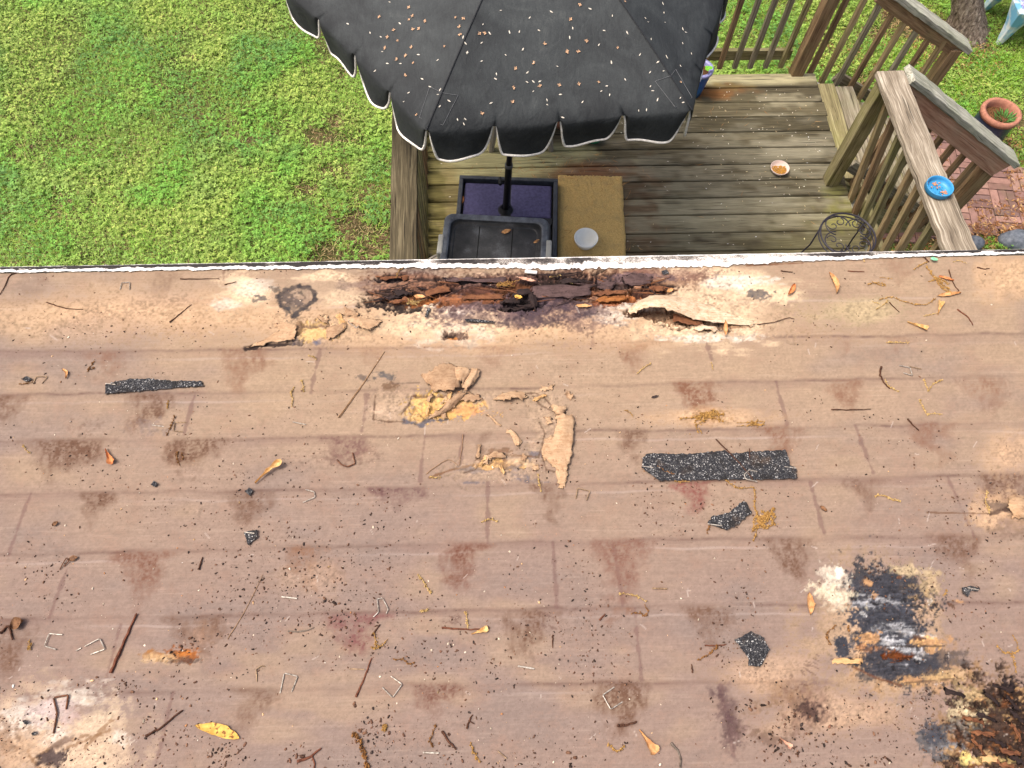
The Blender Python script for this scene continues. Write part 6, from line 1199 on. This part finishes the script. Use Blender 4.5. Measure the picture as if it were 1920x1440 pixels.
for a in [('bent pale catkin right below the eave, right', [(1713, 505), (1724, 499), (1738, 491)], .0017, CTY), ('thick golden catkin cluster at upper right', [[(1737, 500), (1750, 518), (1765, 532), (1779, 541)], [(1752, 520), (1766, 524), (1778, 532)], [(1758, 530), (1772, 545), (1782, 548)], [(1742, 528), (1756, 524), (1766, 530)]], .0022, CTY, 1.5), ('short fuzzy catkin at upper right, left of the cluster', [[(1626, 533), (1645, 530), (1660, 534)], [(1640, 531), (1655, 536)]], .0020, CTY, 1.3), ('longest wavy catkin at upper right', [(1649, 562), (1671, 557), (1692, 564), (1717, 571), (1739, 570), (1755, 559)], .0017, CTY), ('forked catkin crossing the start of the long wavy one', [[(1642, 580), (1655, 572), (1665, 563)], [(1636, 565), (1650, 570)]], .0016, CTP), ('catkin trailing left from the fan-shaped leaf', [(1733, 593), (1745, 590), (1756, 587)], .0015, CTP), ('level catkin on a course line, upper right', [(1663, 642), (1683, 642), (1704, 643)], .0018, CTP),
    ('V-shaped pale catkin, right', [[(1732, 711), (1737, 724), (1740, 733)], [(1740, 733), (1752, 719), (1768, 712)]], .0018, CTP), ('L-shaped pale catkin, right', [[(1724, 748), (1731, 765), (1738, 777)], [(1738, 777), (1752, 775), (1767, 777)]], .0018, CTP), ('pale catkin at the tip of the curved dark twig', [(1660, 712), (1668, 726), (1684, 733)], .0019, CTP), ('catkin hanging at the eave edge, upper right', [(1617, 477), (1621, 490)], .0017, CTP), ('small curled catkin at the far upper right', [(1788, 491), (1799, 489), (1812, 494)], .0014, CTP), ('faint curled catkin above the fuzzy one', [(1650, 520), (1660, 521), (1672, 523)], .0012, CTY), ('plump pale catkin at right below the course line', [(1642, 930), (1656, 929), (1672, 936), (1689, 941)], .0022, CTP), ('upright catkin beside the tan paper scrap, right', [(1852, 923), (1848, 937), (1851, 950), (1856, 963)], .0018, CTP),
    ('slanting catkin above the large shingle strip', [(1194, 702), (1206, 690), (1221, 681)], .0017, CTP), ('tiny upright catkin above the large shingle strip', [(1334, 680), (1337, 693)], .0015, CTP), ('burst of golden catkins on a dark bud, right of centre', spray(1328, 780, 13, 22, 8), .0020, CTY, 1.3), ('loose tuft of catkin threads right of the burst', spray(1410, 794, 7, 18, 5), .0013, CTY), ('short tuft of catkin below the burst', [[(1305, 800), (1310, 812)], [(1310, 803), (1316, 813)]], .0016, CTY), ('catkin lying on the left part of the large shingle strip', [(1229, 871), (1246, 882), (1263, 890)], .0016, CTB, 1.0, .0050), ('catkin tucked along the bottom of the large shingle strip', [(1265, 901), (1278, 903), (1294, 903)], .0018, CTY), ('long angled catkin hanging below the large shingle strip', [[(1361, 900), (1372, 909), (1385, 915), (1416, 914)], [(1414, 914), (1415, 932), (1414, 951)]], .0018, CTY), ('golden catkin tangle beside the curved shingle scrap', [[(1414, 950), (1422, 968), (1435, 985)]]+spray(1428, 975, 14, 18, 17), .0020, CTY, 1.3), ('small catkin left of the curved shingle scrap', [(1332, 985), (1324, 1000)], .0018, CTB), ('curl of catkin above the large shingle strip, left', [(1172, 769), (1181, 773), (1187, 782)], .0015, CTY),
    ('branched golden catkin at bottom centre-left', [[(702, 1187), (704, 1204), (703, 1217)], [(703, 1217), (716, 1210), (727, 1198)], [(703, 1217), (695, 1214)]], .0018, CTY), ('wavy brown catkin right of the branched one', [(737, 1237), (755, 1236), (765, 1244), (777, 1242)], .0016, CTB), ('dark golden catkin at the bottom edge', [(663, 1373), (676, 1395), (683, 1415), (690, 1440)], .0030, CTB, 1.3), ('round golden catkin clump at bottom', spray(720, 1364, 6, 5, 5), .0018, CTY), ('level pale catkin in the middle of the roof', [(902, 979), (916, 974), (935, 978)], .0018, CTP), ('slanting yellow catkin below the middle', [(783, 1078), (794, 1090), (807, 1112)], .0022, CTP), ('short plump catkin below the slanting yellow one', [(788, 1146), (795, 1146), (803, 1144)], .0022, CTP), ('upright catkin crossing the level twig with a leaf', [(872, 1147), (876, 1160), (877, 1180)], .0020, CTP), ('curved golden catkin at the bottom, centre', [(883, 1393), (889, 1412), (899, 1428)], .0020, CTY), ('boat-shaped catkin at bottom right of centre', [(1140, 1393), (1150, 1405), (1160, 1407), (1170, 1398)], .0020, CTY), ('bent rusty catkin at the bottom, left of the knobby twig', [(817, 1357), (811, 1378), (806, 1388), (812, 1400)], .0018, CTB),
    ('long slanting catkin above the tab stains, lower right', [(1160, 1113), (1183, 1115), (1198, 1120), (1212, 1128)], .0016, CTP), ('brown catkin curl below the slanting one, lower right', [(1183, 1150), (1198, 1150), (1212, 1155), (1214, 1145), (1208, 1134)], .0016, CTB), ('brown fuzzy catkin under the thin level twig', [(1307, 1238), (1327, 1228), (1347, 1212)], .0022, CTB), ('curved catkin left of the black rot', [(1566, 1172), (1552, 1186), (1551, 1198), (1558, 1210)], .0018, CTB), ('short catkin left of the white rot', [(1592, 1172), (1590, 1184)], .0020, CTB), ('branched catkin right of the black rot', [[(1880, 1224), (1895, 1226), (1902, 1244), (1906, 1262)], [(1895, 1226), (1910, 1220)], [(1870, 1210), (1882, 1222)]], .0017, CTY), ('catkin at right of the black rot, above the branched one', [(1899, 1190), (1907, 1206), (1909, 1222)], .0014, CTY), ('faint catkin right of the black rot top', [(1775, 1105), (1770, 1118)], .0018, CTY),
    ('catkin at the left end of the torn strip, middle', [(805, 894), (814, 895), (824, 894)], .0018, CTP), ('thin catkin hanging left of the curled ribbon', [(1008, 889), (1012, 905), (1014, 922)], .0018, CTP), ('golden catkin at upper left above the shingle sliver', [[(163, 697), (170, 686), (177, 677)], [(166, 693), (178, 690)]], .0020, CTB), ('small catkin left of the orange leaf', [(42, 833), (50, 845), (57, 850)], .0018, CTP), ('slanting catkin crossing the square open staple', [(328, 780), (320, 800), (312, 817)], .0020, CTB), ('pair of brown catkins left of the oak leaf', [[(333, 847), (332, 860), (337, 873)], [(341, 848), (343, 862)]], .0017, CTB), ('tiny catkin below the shingle sliver', [(315, 751), (313, 766)], .0020, CTY), ('catkin under the tiny dark chip, far left', [(38, 720), (50, 720), (61, 716)], .0018, CTB),
    ('pale catkin above the course line, left of the paper wad', [(565, 712), (568, 722), (569, 735)], .0019, CTP), ('dangling pale catkin on the brown smear', [(552, 725), (546, 738), (549, 750), (547, 762)], .0019, CTP), ('short catkin above the seam, left of centre', [(578, 666), (586, 669), (593, 673)], .0018, CTP), ('tiny golden catkin at lower left beside the staples', [(55, 1200), (57, 1220)], .0022, CTY), ('catkin by the eave at the top of the rot', [[(1030, 520), (1040, 517), (1052, 517)], [(1062, 526), (1072, 531), (1080, 526)]], .0018, CTP), ('catkin standing on the eave edge above the rot', [(742, 522), (748, 508), (756, 502)], .0018, CTY), ('catkin bits on the drip edge, right', [[(1665, 472), (1680, 475), (1690, 478)], [(1672, 470), (1684, 472)]], .0017, CTY), ('golden catkin crumbs in the rot, left end', spray(775, 567, 6, 14, 4), .0018, CTP), ('golden catkin crumbs in the middle of the rot', spray(945, 533, 7, 18, 6), .0017, CTY)]: catkin(*a)
# ================================================================== leaves on the roof
def rleaf(label, a, c, wpx, m, prof='oval', curl=.18, bend=0.0, lift=0.0, h=.0012, name='dry_leaf'):
    o = leaf_g(name, Rp(*a, h), Rp(*c, h), wpx/1000.0*1.0, m, RN, curl, prof, bend, 12, lift); return tag(o, label, 'leaf', 'fallen leaves on the roof')
rleaf('orange teardrop leaf at left below the shingle sliver', (199, 842), (211, 871), 20, LF_OR, 'spat', .3); rleaf('pale lobed oak leaf left of centre', (479, 907), (531, 869), 26, LF_PALE, 'lobe', .25, .05, .12)
rleaf('orange teardrop leaf at bottom right of centre', (1198, 1369), (1230, 1413), 24, LF_TAN, 'spat', .2); rleaf('small tan leaf at the end of a level twig, bottom', (884, 1190), (915, 1179), 17, LF_PALE, 'spat', .2); rleaf('narrow brown leaf left of the white rot', (1516, 1112), (1518, 1154), 14, LF_TAN, 'oval', .3, .04)
rleaf('yellow spotted leaf at the bottom left', (450, 1385), (366, 1361), 19, LF_YEL, 'oval', .15, -.04); rleaf('pale fan leaf at upper right, alone', (1700, 605), (1738, 619), 20, LF_PALE, 'spat', .3); rleaf('upright fan leaf beside the catkin cluster, upper right', (1757, 591), (1764, 566), 20, LF_PALE, 'spat', .25)
rleaf('folded flat leaf above the upright fan leaf, upper right', (1757, 556), (1801, 550), 12, LF_TAN, 'oval', .3); rleaf('thin curled brown leaf at upper right, tip up', (1554, 512), (1568, 551), 15, LF_TAN, 'oval', .5, .08); rleaf('thin rolled brown leaf right of the bleached patch', (1489, 534), (1476, 556), 12, LF_OR, 'oval', .5, .06); rleaf('round yellow leaf in the middle of the rot', (964, 556), (979, 559), 13, LF_YEL, 'oval', .1, 0, 0, .010)
rleaf('pinkish leaf at the eave, top of the rot', (971, 521), (1005, 529), 11, LF_PINK, 'oval', .2, 0, 0, .008); rleaf('flat tan leaf lying below the rot', (1079, 574), (1110, 575), 11, LF_TAN, 'oval', .2, 0, 0, .003); rleaf('small tan leaf at the right end of the rot', (1250, 549), (1262, 542), 11, LF_TAN, 'oval', .2, 0, 0, .007); rleaf('slim leaf standing at the end of the arching veneer', (1360, 630), (1359, 604), 10, LF_TAN, 'oval', .35, 0, .1, .004)
rleaf('tan leaf on the left part of the rot', (776, 556), (798, 558), 13, LF_TAN, 'oval', .2, 0, 0, .007); rleaf('pink triangular leaf at lower right', (1461, 1384), (1483, 1403), 14, LF_PINK, 'spat', .3); rleaf('brown crumpled leaf at the left edge', (22, 1178), (46, 1164), 24, LF_BR, 'oval', .35); rleaf('dark seed leaf beside a bent staple, left', (129, 1050), (147, 1046), 12, LF_BR, 'oval', .2); rleaf('small curled tan leaf above the shingle sliver', (117, 693), (124, 711), 7, LF_TAN, 'oval', .5, .2)
rleaf('brown oval seed husk at right', (1537, 950), (1549, 960), 9, LF_BR, 'oval', .4); rleaf('orange folded leaf by the catkin cluster, upper right', (1759, 519), (1787, 528), 9, LF_OR, 'oval', .5); rleaf('dark oval bark chip, left bottom', (99, 987), (110, 979), 9, LF_BR, 'oval', .3); rleaf('black bean-shaped pod right of centre', (1221, 746), (1235, 742), 7, leafm('black_pod', (62, 48, 44), (40, 32, 30)), 'oval', .0)
mg = Rp(1750, 488, .002); o = leaf_g('mint_leaf', Rp(1744, 486, .004), Rp(1757, 490, .006), .014, leafm('mint_green', (150, 214, 176), (110, 180, 140)), RN, .3); tag(o, 'tiny mint green leaf at the eave, upper right', 'leaf')
# ================================================================== granules and crumbs scattered over the sheathing
def grit(name, N, cols, s0, s1, label, dens, seed, cat):
    px, py = [], []
    while len(px) < N:
        x = RNG.uniform(-250, 2200, 4000); y = RNG.uniform(505, 1620, 4000)
        k = RNG.random(4000) < dens(x, y); px += list(x[k]); py += list(y[k])
    px = np.array(px[:N]); py = np.array(py[:N]); D = CF+(px[:, None]-960)/FPX*CR-(py[:, None]-720)/FPX*CU; c = CC+D*((-1.34)/(D @ RN))[:, None]
    s = s0+(s1-s0)*RNG.random(N)**4.5; q_ = 1.618; base = np.array([(-1, q_, 0), (1, q_, 0), (-1, -q_, 0), (1, -q_, 0), (0, -1, q_), (0, 1, q_), (0, -1, -q_), (0, 1, -q_), (q_, 0, -1), (q_, 0, 1), (-q_, 0, -1), (-q_, 0, 1)], float)/1.9
    B = base[None]*(.7+.6*RNG.random((N, 12, 1)))*s[:, None, None]*np.array([1, .8, .75]); an = RNG.random(N)*6.28; ca, sa = np.cos(an)[:, None], np.sin(an)[:, None]; el = (1+.9*RNG.random(N)**2)[:, None]
    x_, y_ = B[..., 0]*el, B[..., 1]; lx, ly, lz = x_*ca-y_*sa, x_*sa+y_*ca, B[..., 2]
    V = c[:, None]+lx[..., None]*RU+ly[..., None]*RV+(lz+s[:, None]*.3)[..., None]*RN
    f = np.array([(0, 11, 5), (0, 5, 1), (0, 1, 7), (0, 7, 10), (0, 10, 11), (1, 5, 9), (5, 11, 4), (11, 10, 2), (10, 7, 6), (7, 1, 8), (3, 9, 4), (3, 4, 2), (3, 2, 6), (3, 6, 8), (3, 8, 9), (4, 9, 5), (2, 4, 11), (6, 2, 10), (8, 6, 7), (9, 8, 1)]); F = (np.arange(N)[:, None, None]*12+f[None]).reshape(-1, 3)
    C_ = np.stack([lin(q) for q in cols])[RNG.integers(0, len(cols), N)]*(1+.25*RNG.normal(0, 1, (N, 1)))
    b = NB(name+'_mineral'); col = b.attr('Col').outputs['Color']; o = mesh(name, V.reshape(-1, 3), F, b.out(col, .9, .2), attrs={'Col': np.clip(np.repeat(C_[:, None], 12, 1).reshape(-1, 3), .003, .8)}, origin=np.zeros(3)); return tag(o, label, cat, kind='stuff')
def dn(x, y):
    low = sstep(620, 1350, y); k = np.clip(.25+1.0*fbm(x, y, 130, None, 3, 51), .02, 1)*(.30+.7*low); k = k*(1+.9*np.clip(fbm(x, y, 40, None, 3, 52), 0, 1))
    k = np.maximum(k, .8*np.exp(-((x-130)/160)**2-((y-625)/45)**2)); k = np.maximum(k, .9*np.exp(-((x-370)/70)**2-((y-630)/26)**2)); k = np.maximum(k, .8*np.exp(-((x-280)/110)**2-((y-1275)/26)**2)); k = np.maximum(k, .8*np.exp(-((x-150)/90)**2-((y-870)/40)**2))
    return np.clip(k, 0, 1)
DKG = [(72, 52, 42), (52, 40, 34), (96, 68, 54), (112, 82, 64), (58, 48, 44), (86, 60, 46)]
grit('shingle_granules', 17000, DKG, .0005, .0024, 'dark loose shingle granules strewn over the roof sheathing', dn, 1, 'granules')
grit('pale_grit', 900, [(206, 190, 166), (220, 206, 184), (190, 156, 116), (170, 120, 80)], .0006, .0026, 'pale grit and seed crumbs strewn over the roof', lambda x, y: np.clip(.3+fbm(x, y, 200, None, 2, 61), .05, 1), 2, 'grit')
def cl(x, y):
    k = np.zeros_like(x)
    for (cx, cy, r) in [(1160, 1103, 14), (855, 1425, 16), (560, 1418, 22), (700, 1365, 40), (430, 1415, 40), (1270, 1395, 10), (1400, 1330, 20), (1030, 985, 8), (1000, 984, 8), (1790, 862, 8), (1820, 865, 12), (1710, 870, 10), (880, 1345, 20), (1075, 1425, 18), (1460, 1400, 40), (1640, 1430, 40), (1065, 1015, 6), (630, 1262, 8), (620, 1155, 40), (350, 1210, 24), (240, 1290, 16), (1500, 1370, 50), (1170, 1395, 12)]: k = np.maximum(k, np.exp(-((x-cx)/r)**2-((y-cy)/r*1.4)**2))
    return k
grit('bark_crumbs', 460, DKG, .0012, .0034, 'larger dark crumbs gathered in small clusters on the roof', cl, 3, 'crumbs')
